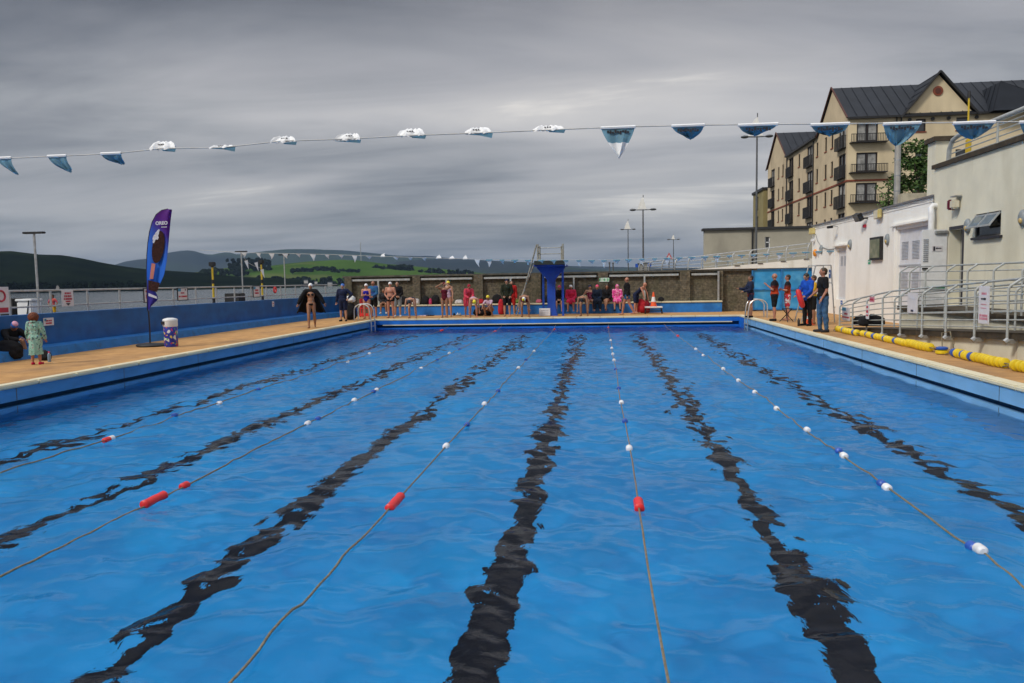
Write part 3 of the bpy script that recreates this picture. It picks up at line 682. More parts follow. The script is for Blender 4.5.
p = WP(816.3, 252.8); tag(MB().ell((WX - .06, p.y, p.z), (.09, .14, .17), 10, 8).build('alarm_beacon', mat('orange_cover', (.75, .28, .02), .5), smooth=True), 'orange alarm box at the far end of the white building', 'alarm box')
a = WP(872.5, 240); c_ = WP(883.5, 240)
t_ = thing('framed_board', 'tall dark framed greenish board on the white wall', 'board', (WX, (a.y + c_.y) / 2, 2.3)); yc = (a.y + c_.y) / 2; ww = a.y - c_.y
z0, z1 = WP(878, 260).z, WP(878, 237).z
MB().bb(WX - .10, WX - .003, c_.y, a.y, z0, z1).build('frame', M_black, t_)
MB().bb(WX - .112, WX - .102, c_.y + .08, a.y - .08, z0 + .08, z1 - .08).build('panel', mat('green_board', (.12, .14, .08), .4, col2=(.28, .27, .18), scale=3), t_)
p = WP(869.5, 262); sign('small_sign', 'tiny green sign on the white wall below the framed board', (WX - .01, p.y, p.z), .24, .16, R(-90), [(0, .1, .5, .3, M_sign)], plate=mat('sign_green', (.03, .33, .16), .5))
p = WP(830, 274); sign('small_sign', 'small blue notice on the white wall behind the man in jeans', (WX - .01, p.y, p.z), .26, .36, R(-90), textrow(.1, .6, .2, M_sign, 3), plate=mat('sign_navy', (.03, .08, .25), .5))
p = WP(866, 226); tag(MB().rbox((WX - .05, p.y, p.z), (.1, .14, .12), .015).build('bell_box', M_sred), 'small dark red bell box under the floodlight', 'bell box')
p = WP(866.7, 217); t_ = thing('floodlight', 'black floodlight tilted down from the top of the white wall', 'floodlight', (WX, p.y, p.z))
q = MB(); q.box((WX - .28, p.y + .05, p.z), (.16, .34, .28), ry=-.5, rz=.3); q.build('lamp_head', M_black, t_)
q = MB(); q.box((WX - .365, p.y + .03, p.z - .03), (.01, .28, .22), ry=-.5, rz=.3); q.build('lens', mat('flood_glass', (.10, .13, .15), .15), t_)
q = MB(); q.tube([(WX, p.y - .12, p.z - .05), (WX - .2, p.y - .06, p.z - .04)], .03, 6); q.build('bracket', M_black, t_)
p = WP(880, 214.5); t_ = thing('junction_box', 'pale electrical boxes near the top of the white wall', 'electrical box', (WX, p.y, p.z))
MB().rbox((WX - .08, p.y, p.z), (.15, .42, .3), .02).build('box_body', mat('ivory', (.62, .58, .46), .5), t_); MB().rbox((WX - .12, p.y - .3, p.z + .02), (.12, .13, .3), .02).build('lamp', mat('yellow_lens', (.6, .5, .2), .4), t_)
p = WP(815, 231); t_ = thing('corner_lamp', 'yellowish lamp box on the far top corner of the white building', 'wall lamp', (WX, p.y, p.z))
MB().rbox((WX - .1, p.y + .1, p.z), (.22, .34, .28), .03).build('lamp_housing', MATS['yellow_lens'], t_); MB().rbox((WX - .07, p.y + .05, p.z - .42), (.16, .26, .16), .03).build('speaker_horn', M_white, t_)
p = WP(838, 227); t_ = thing('security_camera', 'small dark security camera on a white bracket', 'camera', (WX, p.y, p.z))
q = MB(); q.tube([(WX, p.y, p.z + .02), (WX - .18, p.y, p.z + .05), (WX - .3, p.y - .1, p.z)], .02, 6); q.build('bracket', M_pale, t_); q = MB(); q.rbox((WX - .33, p.y - .05, p.z), (.1, .34, .1), .02, rz=.3); q.build('camera_body', M_black, t_)
c_pts = [WP(x, y) for x, y in ((816, 234), (818, 241), (822, 247), (829, 249.5), (836, 248.5))]
tag(MB().tube([(WX - .02, p_.y, p_.z) for p_ in c_pts], .018, 6).build('cable', M_metal, smooth=True), 'loose grey cable drooping across the white wall', 'cable')
tag(MB().tube([(WX - .03, 23.96 + i * .5, 3.78 - .03 * math.sin(i * 1.7)) for i in range(26)], .012, 5).build('cable', mat('pale_cable', (.35, .35, .36), .6), smooth=True), 'thin cable strung just below the white roof edge', 'cable')

# ---------------------------------------------------------------- cream building
CB = thing('cream_building', 'tall cream rendered building with roof terrace at the right', 'building', (9.7, 18, 0))
dr = (22.06, 22.86, .72, 2.80)
w_a, w_b = P(1001, 220, X=CXW), P(975.5, 220, X=CXW)
wz0, wz1 = P(988, 236, X=CXW).z, P(988, 212.5, X=CXW).z
win = (w_a.y, w_b.y, wz0, wz1)
q = MB(); wall_panel(q, CXW, 8, 23.9, -.05, 4.62, [dr, win], .35)
q.add([(CXW, 23.9, 3.5), (17, 23.9, 3.5), (17, 23.9, 4.62), (CXW, 23.9, 4.62), (17, 8, 4.62), (CXW, 8, 4.62)], [(0, 1, 2, 3), (3, 2, 4, 5)])
q.build('wall', M_cream, CB)
q = MB(); q.bb(CXW - .07, CXW + .3, 8, 23.97, 4.622, 4.74); q.build('parapet_coping', M_brown, CB)
q = MB(); q.bb(CXW + .3, CXW + .349, dr[0] + .35, dr[1], dr[2], dr[3]); q.build('door', mat('grey_inner_door', (.30, .30, .27), .6), CB)
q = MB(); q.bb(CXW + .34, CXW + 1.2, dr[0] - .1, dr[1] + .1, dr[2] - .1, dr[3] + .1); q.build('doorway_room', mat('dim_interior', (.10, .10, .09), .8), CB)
q = MB(); q.bb(CXW - .012, CXW - .002, dr[0] - .09, dr[0], dr[2], dr[3] + .09); q.bb(CXW - .012, CXW - .002, dr[0], dr[1], dr[3], dr[3] + .09); q.build('door_frame', M_sdark, CB)
# open door leaf, perpendicular to the wall
DL = thing('open_door', 'white door standing open toward the pool at the top of the ramp', 'door', (8.6, 22.95, .72))
q = MB(); q.bb(9.0, 9.66, 22.90, 22.95, .74, 2.83); q.build('door_leaf', M_white, DL)
q = MB()
for s in range(12): q.box((9.1, 22.89, 1.95 + s * .055), (.13, .02, .025), rx=.5)
q.build('louvre', m_l, DL)
q = MB(); q.box((9.4, 22.893, 2.30), (.28, .008, .16)); q.build('notice_plate', M_sign, DL)
q = MB(); q.box((9.32, 22.885, 2.30), (.05, .008, .12)); q.box((9.44, 22.885, 2.31), (.14, .008, .025)); q.prism([(9.36, 2.31), (9.40, 2.345), (9.40, 2.275)], 1, 22.882, 22.888); q.build('pictogram', M_sdark, DL)
q = MB(); q.rbox((9.5, 22.87, 2.75), (.36, .07, .09), .015); q.build('door_closer', M_metal, DL)
q = MB(); q.box((9.08, 22.87, 1.75), (.14, .05, .04)); q.build('handle', M_black, DL)
q = MB(); q.bb(9.15, 9.62, 22.86, 22.898, 1.18, 1.24); q.build('push_bar', mat('bar_green', (.02, .16, .08), .5), DL)
# window: top-hung sash open outward
WN = MB(); ww_ = win[1] - win[0]
for y in (win[0] + .02, win[1] - .02): WN.box((CXW + .05, y, (win[2] + win[3]) / 2), (.05, .04, win[3] - win[2]))
for z in (win[2] + .02, win[3] - .02): WN.box((CXW + .05, (win[0] + win[1]) / 2, z), (.05, ww_ - .08, .04))
wf = WN.build('window_frame', mat('dark_frame', (.05, .05, .05), .5), CB)
MB().box((CXW + .06, (win[0] + win[1]) / 2, (win[2] + win[3]) / 2), (.01, ww_ - .08, win[3] - win[2] - .08)).build('pane', M_glass, wf)
sash = MB(); hz = (win[3] - win[2]) * .72; ang = R(38); yc = (win[0] + win[1]) / 2
def SP(y, s): return (CXW - math.sin(ang) * s, y, win[3] - .03 - math.cos(ang) * s)
for s in (.03, hz - .03): sash.tube([SP(win[0] + .04, s), SP(win[1] - .04, s)], .03, 4)
for y in (win[0] + .06, yc, win[1] - .06): sash.tube([SP(y, 0), SP(y, hz)], .025, 4)
sh = sash.build('window_sash', mat('grey_sash', (.35, .37, .38), .5), CB)
MB().add([SP(win[0] + .06, .03), SP(win[1] - .06, .03), SP(win[1] - .06, hz - .03), SP(win[0] + .06, hz - .03)], [(0, 1, 2, 3)]).build('pane', mat('sky_glass', (.12, .16, .19), .05, spec=1), sh)
MB().bb(CXW - .09, CXW - .002, win[0] - .1, win[1] + .05, win[2] - .07, win[2] - .01).build('window_sill', M_sdark, CB)
p = P(959.5, 204, X=CXW); t_ = thing('siren_box', 'cream and dark red alarm siren high on the cream wall', 'siren', (CXW, p.y, p.z))
MB().rbox((CXW - .12, p.y, p.z), (.2, .22, .26), .04).build('siren_body', MATS['ivory'], t_); MB().rbox((CXW - .12, p.y + .2, p.z), (.2, .14, .28), .03).build('beacon', mat('dark_red_cover', (.14, .01, .03), .4), t_); MB().box((CXW - .1, p.y, p.z + .21), (.16, .34, .03)).build('rain_hood', M_metal, t_)
# corner pillar and roof terrace rail
pa, pb = P(936, 140, Y=24.05), P(949.5, 140, Y=24.05)
t_ = thing('roof_pillar', 'cream pillar with a dark cap on the corner of the roof terrace', 'pillar', (pa.x, 24.3, 4.6))
MB().bb(pa.x, pb.x, 24.05, 24.6, 3.9, 5.45).build('shaft', M_cream, t_); MB().bb(pa.x - .08, pb.x + .12, 23.97, 24.68, 5.452, 5.58).build('cap', M_brown, t_)
RR = thing('terrace_railing', 'thick pale curved railing along the roof terrace edge', 'railing', (10, 18, 4.7))
tr = [(10.0, 23.75, 4.76), (10.0, 23.72, 5.15), (10.0, 23.5, 5.38), (10.0, 23.1, 5.45), (10, 21, 5.45)] + [(10.0, y, 5.45) for y in (19, 17, 15, 12, 9)]
MB().tube(tr[:], .065, 10).build('top_rail', M_pale, RR, smooth=True)
for z in (4.88, 5.02, 5.16, 5.30): MB().tube([(10.03, 23.7, z), (10.03, 9, z)], .018, 6).build('rail', M_pale, RR)
for y in (21.0, 18.4, 15.8, 13.2): MB().tube([(10.0, y, 4.74), (10.0, y, 5.4)], .03, 8).build('post', M_pale, RR)
a = P(969, 98, Y=27); bq = P(969.5, 155, Y=27)
t_ = thing('yellow_pole', 'thin yellow pole with black top rising behind the roof pillar', 'pole', (a.x, 27, 3.9), 0, 'yellow poles with dark lantern tops')
MB().tube([(a.x, 27, 3.9), (a.x, 27, a.z)], .03, 8).build('pole', M_yel, t_); MB().tube([(a.x, 27, a.z), (a.x, 27, a.z + .22)], [.06, .04], 8).build('lantern', M_black, t_)
MB().rbox((a.x, 26.95, bq.z + .25), (.16, .12, .5), .03).build('marker_plate', M_yel, t_)
# low back wall, flue
t_ = thing('back_wall', 'low pale brick wall behind the white roof', 'wall', (14, 33, 0)); a, c_ = P(902, 194, Y=30), P(938, 194, Y=30)
MB().bb(a.x, c_.x + 2, 30, 30.4, 3.9, P(915, 193, Y=30).z).build('wall_body', mat('pale_brick', (.42, .38, .28), .85, var=.2, scale=4), t_)
p = P(898, 140, Y=33)
t_ = thing('flue_pipe', 'tall shiny steel flue pipe standing behind the white roof', 'flue', (p.x, 33, 3.9))
q = MB(); q.tube([(p.x, 33, 3.8), (p.x, 33, p.z)], .115, 16); q.build('pipe', mat('flue_steel', (.55, .52, .46), .3, .85, var=.2, scale=2), t_, smooth=True)
q = MB()
for k in range(5): q.lathe((p.x, 33, 4.3 + k * .62), [(.122, 0), (.122, .05)], 16)
q.build('clamp_band', M_metal, t_); MB().lathe((p.x, 33, p.z), [(.16, 0), (.16, .04), (.03, .14)], 16).build('cowl', M_metal, t_)

# ---------------------------------------------------------------- ramps with rails
def rz_(y): return .03 + .052 * max(0, 24.2 - y)
RA = thing('access_ramp', 'concrete access ramp with brown stained edges beside the right deck', 'ramp', (7.2, 18, 0))
ys_ = list(np.linspace(24.2, 8, 24))
def strip(mb, x0, x1, f_lo, f_hi, ys_):
    for i in range(len(ys_) - 1):
        a, b_ = ys_[i], ys_[i + 1]
        v = [(x0, a, f_lo(a)), (x0, b_, f_lo(b_)), (x0, b_, f_hi(b_)), (x0, a, f_hi(a)), (x1, a, f_lo(a)), (x1, b_, f_lo(b_)), (x1, b_, f_hi(b_)), (x1, a, f_hi(a))]
        mb.add(v, [(0, 1, 2, 3), (3, 2, 6, 7), (0, 4, 5, 1)] + ([(0, 3, 7, 4)] if i == 0 else []))
q = MB(); strip(q, 7.32, 8.3, lambda y: -.02, lambda y: rz_(y) - .13, ys_[4:]); q.build('base_wall', M_cwall, RA)
q = MB(); strip(q, 7.22, 8.45, lambda y: max(rz_(y) - .13, .004), rz_, ys_); q.build('ramp_slab', M_brown, RA)
UT = thing('upper_landing', 'raised concrete landing behind the lower ramp leading to the open door', 'landing', (8.5, 18, 0))
yl = list(np.linspace(23.1, 8, 16))
q = MB(); strip(q, 8.52, 9.695, lambda y: -.02, lambda y: .59, yl); q.build('base_wall', M_cwall, UT)
q = MB(); strip(q, 8.44, 9.69, lambda y: .592, lambda y: .72, yl); q.build('landing_slab', M_brown, UT)
def rail_run(name, lab, X, posts_y, zf, hf, y_rails, n_r, col, brackets=True):
    t_ = thing(name, lab, 'railing', (X, 18, 0))
    for y in posts_y:
        z0, h = zf(y), hf(y)
        q = MB(); q.tube([(X, y, z0 - (.16 if brackets else 0)), (X, y, z0 + h - .17), (X + .03, y - .01, z0 + h - .12), (X + .2, y - .03, z0 + h)], .023, 8); po = q.build('post', col, t_, smooth=True)
        if brackets:
            q = MB(); q.box((X + .08, y, z0 - .15), (.16, .06, .07)); q.tube([(X - .04, y, z0 - .17), (X + .02, y, z0 - .12)], .05, 8); q.build('bracket', M_metal, po)
    for fr in n_r:
        pts_ = []
        for y in y_rails:
            h = hf(y)
            pts_.append((X + .2, y, zf(y) + h) if fr == 1 else (X + (.01 if fr < .9 else .06), y, zf(y) + (h - .14) * fr))
        MB().tube(pts_, .022 if fr == 1 else .0135, 7).build('rail', col, t_, smooth=True)
    return t_
py_ = [23.95, 22.76, 21.6, 20.44, 19.27, 18.02, 16.83, 15.6, 14.4, 13.2, 12.0]
hf1 = lambda y: .78 + min(1, max(0, (24 - y) / 3.5)) * .17
rail_run('ramp_railing', 'nearer pale tube railing with bent tops beside the lower ramp', 7.12, py_, rz_, hf1, list(np.linspace(23.95, 10, 20)), (1, .99, .82, .64, .46, .28, .12), M_pale)
rail_run('ramp_railing', 'middle railing on the inner side of the lower ramp', 8.3, [22.9, 21.3, 19.7, 18.1, 16.5, 14.9, 13.3], rz_, lambda y: .95, list(np.linspace(22.9, 10, 12)), (1, .75, .5, .25), M_pale, False)
rail_run('ramp_railing', 'upper railing along the landing by the open door', 8.46, [23.0, 22.3, 21.26, 20.03, 18.94, 17.75, 16.6, 15.4, 14.2], lambda y: .72, lambda y: 1.08, [23.0, 22.0, 10], (1, .99, .76, .52, .3), M_pale, False)
# signs on the ramp rail
def rsign(px, py, w, h, lab, rows, X=7.06, nm='notice_sign', **k):
    p = P(px, py, X=X); return sign(nm, lab, (X, p.y, p.z), w, h, R(-90), rows, **k)
M_pink = mat('sign_pink', (.55, .22, .28), .5)
rsign(984, 305, .40, .70, 'tall white and pink notice tied to the ramp railing', textrow(.3, .4, .07, M_pink, 21) + textrow(.16, .5, .06, M_sdark, 22) + [(0, -.08, .5, .02, M_pink), (0, .02, .5, .02, M_pink)] + textrow(-.28, .7, .07, M_pink, 23) + textrow(-.36, .7, .07, M_pink, 24))
rsign(912.5, 303, .56, .46, 'plain white notice with dark mark on the ramp railing', [(0, -.38, .24, .1, M_sdark), (0, .2, .6, .01, M_pale)])
rsign(867.5, 311.5, .24, .40, 'red and white warning notice low on the ramp railing', textrow(.3, .5, .16, M_sred, 25) + textrow(.0, .6, .2, M_sred, 26) + textrow(-.25, .6, .1, M_sred, 27), plate=M_sign)
rsign(846, 314, .70, .38, 'wide white and blue notice with red text at the ramp foot', [(-.25, .36, .5, .25, M_sblue)] + textrow(.02, .35, .16, M_sred, 28) + textrow(-.24, .9, .12, M_sred, 29))
rsign(872, 299.5, .34, .14, 'small pink red strip sign high on the ramp railing', textrow(0, .7, .4, M_sred, 30), plate=M_pink)
rsign(841.5, 302.5, .16, .12, 'small blue tag on the end post of the ramp railing', [(0, 0, .4, .3, M_sign)], plate=mat('tag_blue', (.03, .12, .4), .5))
# ---------------------------------------------------------------- grey flat building, street lamps behind
a = P(705, 229, Y=55); c_ = P(775, 228, Y=55)
GB = thing('grey_building', 'plain grey flat roofed building left of the apartment block', 'building', (a.x, 55, 0))
gw = P(765, 237, Y=55); gw2 = P(770, 247.5, Y=55)
q = MB(); wall_panel(q, 55, a.x, c_.x + 3, -.02, a.z - .12, [(gw.x, gw2.x, gw2.z, gw.z)], .15, axis='y'); q.add([(a.x, 55, 0), (a.x, 55.8, 0), (a.x, 55.8, a.z - .12), (a.x, 55, a.z - .12)], [(0, 1, 2, 3)])
q.build('wall', layer_stains(mat('grey_harl', (.42, .39, .31), .9, var=.08, scale=1), (.12, .11, .09), .7, .5, .75, (1, 1, .3), .5), GB)
MB().bb(a.x - .15, c_.x + 3, 54.85, 55.8, a.z - .118, a.z + .04).build('roof', mat('roof_felt', (.035, .035, .038), .8), GB)
wf = MB(); wf.box(((gw.x + gw2.x) / 2, 55.08, (gw.z + gw2.z) / 2), (gw2.x - gw.x, .03, .06)); wf.box((gw.x + .03, 55.08, (gw.z + gw2.z) / 2), (.06, .03, gw.z - gw2.z)); wf.box((gw2.x - .03, 55.08, (gw.z + gw2.z) / 2), (.06, .03, gw.z - gw2.z))
w_ = wf.build('window_frame', M_white, GB); MB().box(((gw.x + gw2.x) / 2, 55.11, (gw.z + gw2.z) / 2), (gw2.x - gw.x, .01, gw.z - gw2.z)).build('pane', M_glass, w_)
p = P(752.5, 240, Y=54.9); MB().tube([(p.x, 54.9, .1), (p.x, 54.9, a.z - .15)], .06, 6).build('drainpipe', M_black, GB)

M_sail = mat('sail_white', (.88, .87, .82), .5, var=.05); M_ldark = mat('lamp_grey', (.10, .105, .11), .4)
def sail_lamp(px, ytop, yarm, Y, arm_px, lab, sail=1.0):
    t = P(px, ytop, Y=Y); a = P(px, yarm, Y=Y); s = Y / 768
    g_ = thing('street_lamp', lab, 'street lamp', (a.x, Y, 0), 0, 'promenade street lamps with white sail tops')
    MB().tube([(a.x, Y, -.02), (a.x, Y, a.z)], [.075, .05], 10).build('pole', M_ldark, g_, smooth=True)
    q = MB(); q.tube([(a.x, Y, a.z), (a.x + .02, Y, t.z)], .03, 6); h = t.z - a.z
    q.build('mast_tip', M_ldark, g_)
    w = h * .58 * sail
    q = MB(); n = 8; L_ = []; Rr = []
    for i in range(n + 1):
        f = i / n; z = a.z + .06 + h * .78 * f
        L_.append((a.x - w * .62 * (1 - f) ** .55, z)); Rr.append((a.x + w * .38 * (1 - f) ** 1.5 + .04, z))
    q.prism(L_ + Rr[::-1], 1, Y - .05, Y + .05); q.build('sail', M_sail, g_)
    for sx in (-1, 1):
        q = MB(); L2 = arm_px * s / 2
        q.tube([(a.x, Y, a.z), (a.x + sx * L2 * .55, Y, a.z + .02)], .03, 6); q.ell((a.x + sx * L2 * .78, Y, a.z + .03), (L2 * .27, .22, .09), 12, 6); q.build('lamp_arm', M_ldark, g_, smooth=True)
sail_lamp(643, 195, 210, 58, 25, 'tallest looking sail topped street lamp right of the diving platform')
sail_lamp(628, 219, 229.5, 96, 14.5, 'smaller sail topped street lamp just left of the tall one')
sail_lamp(673.5, 234, 239.5, 120, 12, 'most distant tiny sail topped street lamp above the red triangle sign')
sail_lamp(757, 113, 137, 48, 29, 'very tall sail topped street lamp before the apartment block')
p = P(669, 256, Y=75); t_ = thing('warning_sign', 'red bordered triangular road sign beyond the walkway railing', 'road sign', (p.x, 75, 0))
MB().tube([(p.x, 75, 0), (p.x, 75, p.z - .3)], .05, 6).build('post', M_ldark, t_)
MB().prism([(p.x - .34, p.z - .28), (p.x + .34, p.z - .28), (p.x, p.z + .34)], 1, 74.93, 74.97).build('border', mat('faded_red', (.5, .1, .1), .5), t_)
MB().prism([(p.x - .16, p.z - .2), (p.x + .16, p.z - .2), (p.x, p.z + .12)], 1, 74.91, 74.928).build('sign_face', M_sign, t_)
for i, (px, py, col, lab) in enumerate(((637, 265.5, M_sblue, 'left blue road sign behind the wall by the tall lamp'), (649.5, 265, M_sblue, 'right blue road sign behind the wall by the tall lamp'))):
    p = P(px, py, Y=70); t_ = thing('road_sign', lab, 'road sign', (p.x, 70, 0))
    MB().tube([(p.x, 70, 0), (p.x, 70, p.z - .2)], .04, 6).build('post', M_ldark, t_); MB().rbox((p.x, 69.95, p.z), (.3, .03, .32), .01).build('sign_plate', mat('road_blue', (.02, .10, .5), .4), t_)
p = P(643, 267, Y=66); t_ = thing('kiosk', 'small pale kiosk just visible over the rubble wall', 'kiosk', (p.x, 66, 0)); MB().bb(p.x - .35, p.x + .35, 66, 67, 0, p.z + .25).build('kiosk_body', M_conc, t_); MB().bb(p.x - .42, p.x + .42, 65.93, 67.07, p.z + .252, p.z + .33).build('roof', M_ldark, t_)
for px, py, lab in ((609.5, 263.5, 'short thin post left of a pair above the rubble wall'), (613, 264, 'short thin post right of a pair above the rubble wall')):
    p = P(px, py, Y=80); t_ = thing('bollard_post', lab, 'post', (p.x, 80, 0)); MB().tube([(p.x, 80, 0), (p.x, 80, p.z)], .07, 6).build('shaft', M_ldark, t_); MB().lathe((p.x, 80, p.z), [(.1, 0), (.11, .1), (.03, .18)], 8).build('cap', M_ldark, t_)

# ---------------------------------------------------------------- apartment block
S_ = 74 / 66
def A(x, y, z): return (x * S_, y * S_, 1.6 + (z - 1.6) * S_)
class AMB(MB):
    def apply(s): s.v = [A(*v) for v in s.v]; return s
AP = thing('apartment_block', 'cream rendered four storey apartment block with dark metal roofs and black balconies', 'apartment block', A(20, 66, 1.6 - 1.6 / S_))
AP.location.z = 0
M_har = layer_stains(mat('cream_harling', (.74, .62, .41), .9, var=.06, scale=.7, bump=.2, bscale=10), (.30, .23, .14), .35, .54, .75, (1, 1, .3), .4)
M_side = layer_stains(mat('darker_harling', (.60, .49, .33), .9, var=.07, scale=.7), (.26, .2, .13), .5, .52, .75, (1, 1, .3), .45)  # side wall: the front harling colour, set darker
M_roof = mat('standing_seam_roof', (.016, .020, .028), .6, 0, var=.2, scale=.6, spec=.25)
M_seam = mat('roof_seam', (.011, .014, .020), .6, spec=.2)
M_band = mat('terracotta_band', (.24, .06, .028), .7, var=.15)
M_dframe = mat('brown_black_frame', (.025, .016, .014), .5); M_blk = mat('balcony_black', (.02, .02, .022), .5)
M_curtain = mat('net_curtain', (.30, .30, .29), .8, var=.3, scale=3); M_pane = mat('apartment_glass', (.03, .035, .042), .06, var=.4, scale=.6, spec=.9)
XS, YF_, XE = 20.02, 66.0, 40.0
FL = [12.02, 9.62, 7.2, 4.8, 2.4]
side_cols = [(67.4, 1.9, 'b'), (70.2, .62, 's'), (72.1, .62, 's'), (74.8, .62, 's'), (77.4, 1.9, 'b'), (81.3, .7, 's'), (84.6, 1.9, 'b'), (88.3, .7, 's'), (90.3, .7, 's'), (93.2, 1.9, 'b')]
holes = []
for (yc, w, k) in side_cols:
    for f in FL:
        holes.append((yc - w / 2, yc + w / 2, f if k == 'b' else f + .55, f + 1.95 if k == 'b' else f + 1.8))
EA = 14.35
q = AMB(); wall_panel(q, XS, YF_, 95.9, 0, EA, holes, .16); 
q.prism([(66, EA), (74.4, EA), (70.2, 17.5)], 0, XS, XS + .3); q.prism([(86.5, EA), (95.9, EA), (91.2, 17.6)], 0, XS, XS + .3)
q.bb(XS + .3, XS + 6, 95.7, 95.9, 0, EA)
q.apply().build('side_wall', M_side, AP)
fh = []
for f in FL: fh.append((20.72, 22.36, f + .35, f + 1.85))
fh += [(25.25, 26.0, FL[0] + .95, FL[0] + 1.95), (28.3, 29.3, FL[0] + .95, FL[0] + 1.95)]
for f in FL[1:]: fh += [(25.25, 26.0, f + .75, f + 1.85), (28.3, 29.3, f + .75, f + 1.85)]
q = AMB(); wall_panel(q, YF_, XS, XE, 0, EA - .1, fh, .16, axis='y')
q.prism([(24.3, EA - .1), (29.6, EA - .1), (26.9, 17.35)], 1, YF_, YF_ + .3)
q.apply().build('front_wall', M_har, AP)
def awin(axis, X, u0, u1, z0, z1, curtain=False, sgn=1, bars=1, reveal=.12):
    """one window: frame with panes as sub-part"""
    def bx(mb, ua, ub, za, zb, d0, d1):
        if axis == 'x': mb.bb(X + d0, X + d1, ua, ub, za, zb)
        else: mb.bb(ua, ub, X + d0, X + d1, za, zb)
    fr = AMB(); t_ = .07
    bx(fr, u0, u1, z0, z0 + t_, .06, .13); bx(fr, u0, u1, z1 - t_, z1, .06, .13)
    bx(fr, u0, u0 + t_, z0 + t_, z1 - t_, .06, .13); bx(fr, u1 - t_, u1, z0 + t_, z1 - t_, .06, .13)
    for k in range(bars):
        uc = u0 + (u1 - u0) * (k + 1) / (bars + 1); bx(fr, uc - .06, uc + .06, z0 + t_, z1 - t_, .06, .13)
    o = fr.apply().build('window', M_dframe, AP)
    g_ = AMB(); bx(g_, u0 + .02, u1 - .02, z0 + .02, z1 - .02, .14, .158); g_.apply().build('pane', M_pane, o)
    if curtain:
        c_ = AMB(); m = (u0 + u1) / 2
        bx(c_, u0 + .1, m - .12, z0 + .1, z1 - .12, .132, .139); bx(c_, m + .12, u1 - .1, z0 + .1, z1 - .12, .132, .139); c_.apply().build('curtain', M_curtain, o)
    s = AMB(); bx(s, u0 - .06, u1 + .06, z0 - .09, z0 - .003, -.05, .05); s.apply().build('sill', M_band if not (u1 - u0) > 1.5 else M_dframe, o)
r = random.Random(3)
for (yc, w, k) in side_cols:
    for f in FL:
        if k == 'b':
            awin('x', XS, yc - w / 2, yc + w / 2, f, f + 1.95, r.random() < .4)
            q = AMB(); y0, y1 = yc - w / 2 - .1, yc + w / 2 + .1
            q.bb(XS - .34, XS - .003, y0, y1, f - .06, f - .01); q.bb(XS - .34, XS - .30, y0, y1, f + .92, f + .97)
            for n in range(13): yy = y0 + .02 + n * (y1 - y0 - .04) / 12; q.bb(XS - .335, XS - .305, yy - .025, yy + .025, f - .01, f + .92)
            for yy in (y0, y1):
                for n in range(3): q.bb(XS - .3 + n * .1, XS - .26 + n * .1, yy - .02, yy + .02, f - .01, f + .92)
                q.bb(XS - .3, XS - .003, yy - .02, yy + .02, f + .92, f + .97)
            q.apply().build('balcony', M_blk, AP)
        else: awin('x', XS, yc - w / 2, yc + w / 2, f + .55, f + 1.8, False, bars=0)
for i, f in enumerate(FL):
    awin('y', YF_, 20.72, 22.36, f + .35, f + 1.85, True)
    q = AMB(); x0, x1 = 20.15, 23.0
    q.bb(x0, x1, YF_ - .55, YF_ - .003, f + .2, f + .26); q.bb(x0, x1, YF_ - .55, YF_ - .5, f + .84, f + .89)
    for n in range(24): xx = x0 + .02 + n * (x1 - x0 - .04) / 23; q.bb(xx - .018, xx + .018, YF_ - .54, YF_ - .51, f + .26, f + .84)
    q.apply().build('balcony', M_blk, AP)
for h in fh[5:]: awin('y', YF_, h[0], h[1], h[2], h[3], False, bars=0)
q = AMB(); q.bb(XS - .05, 23.6, YF_ - .06, YF_ - .004, 9.18, 9.32); q.bb(XS - .06, XS - .004, YF_ - .003, 95.9, 9.18, 9.32); q.apply().build('band_course', M_band, AP)
# roofs
def roof(planes):
    q = AMB(); s = AMB()
    for pl in planes:
        pl = [Vector(p) for p in pl]; q.add(pl, [tuple(range(len(pl)))])
        if len(pl) >= 4:   # standing seams from eave (0-1) to ridge (3-2)
            e0, e1, r1, r0 = pl[:4]; n = max(2, int((e1 - e0).length / .8)); nv = (e1 - e0).cross(r0 - e0).normalized()
            if nv.z < 0: nv = -nv
            for k in range(n + 1):
                a = e0.lerp(e1, k / n); b_ = r0.lerp(r1, k / n); s.tube([a + nv * .04, b_ + nv * .02], .022, 4)
    o = q.apply().build('roof', M_roof, AP); s.apply().build('roof_seam', M_seam, o)
o_ = .12
roof([[(XS - o_, 65.75, EA - .1), (XE, 65.75, EA - .1), (XE, 70.2, 17.62), (XS - o_, 70.2, 17.62)], [(XE, 74.6, EA - .1), (XS - o_, 74.6, EA - .1), (XS - o_, 70.2, 17.62), (XE, 70.2, 17.62)]])
roof([[(XS - o_, 86.2, EA), (33, 86.2, EA), (33, 91.2, 17.75), (XS - o_, 91.2, 17.75)], [(33, 96.2, EA), (XS - o_, 96.2, EA), (XS - o_, 91.2, 17.75), (33, 91.2, 17.75)]])
roof([[(XS - .3, 86.25, EA + .06), (XS - .3, 74.55, EA + .06), (XS + 4, 74.55, EA + 1.3), (XS + 4, 86.25, EA + 1.3)]])
roof([[(26.9, 65.72, 17.5), (24.05, 65.72, 14.15), (24.05, 67.0, 14.15), (26.9, 70.0, 17.5)], [(29.85, 65.72, 14.15), (26.9, 65.72, 17.5), (26.9, 70.0, 17.5), (29.85, 67.0, 14.15)]])
AMB().add([(30.6, 65.0, 14.2), (36.6, 64.9, 14.2), (31.5, 66.0, 16.6)], [(0, 1, 2)]).apply().build('roof_hip', M_roof, AP)
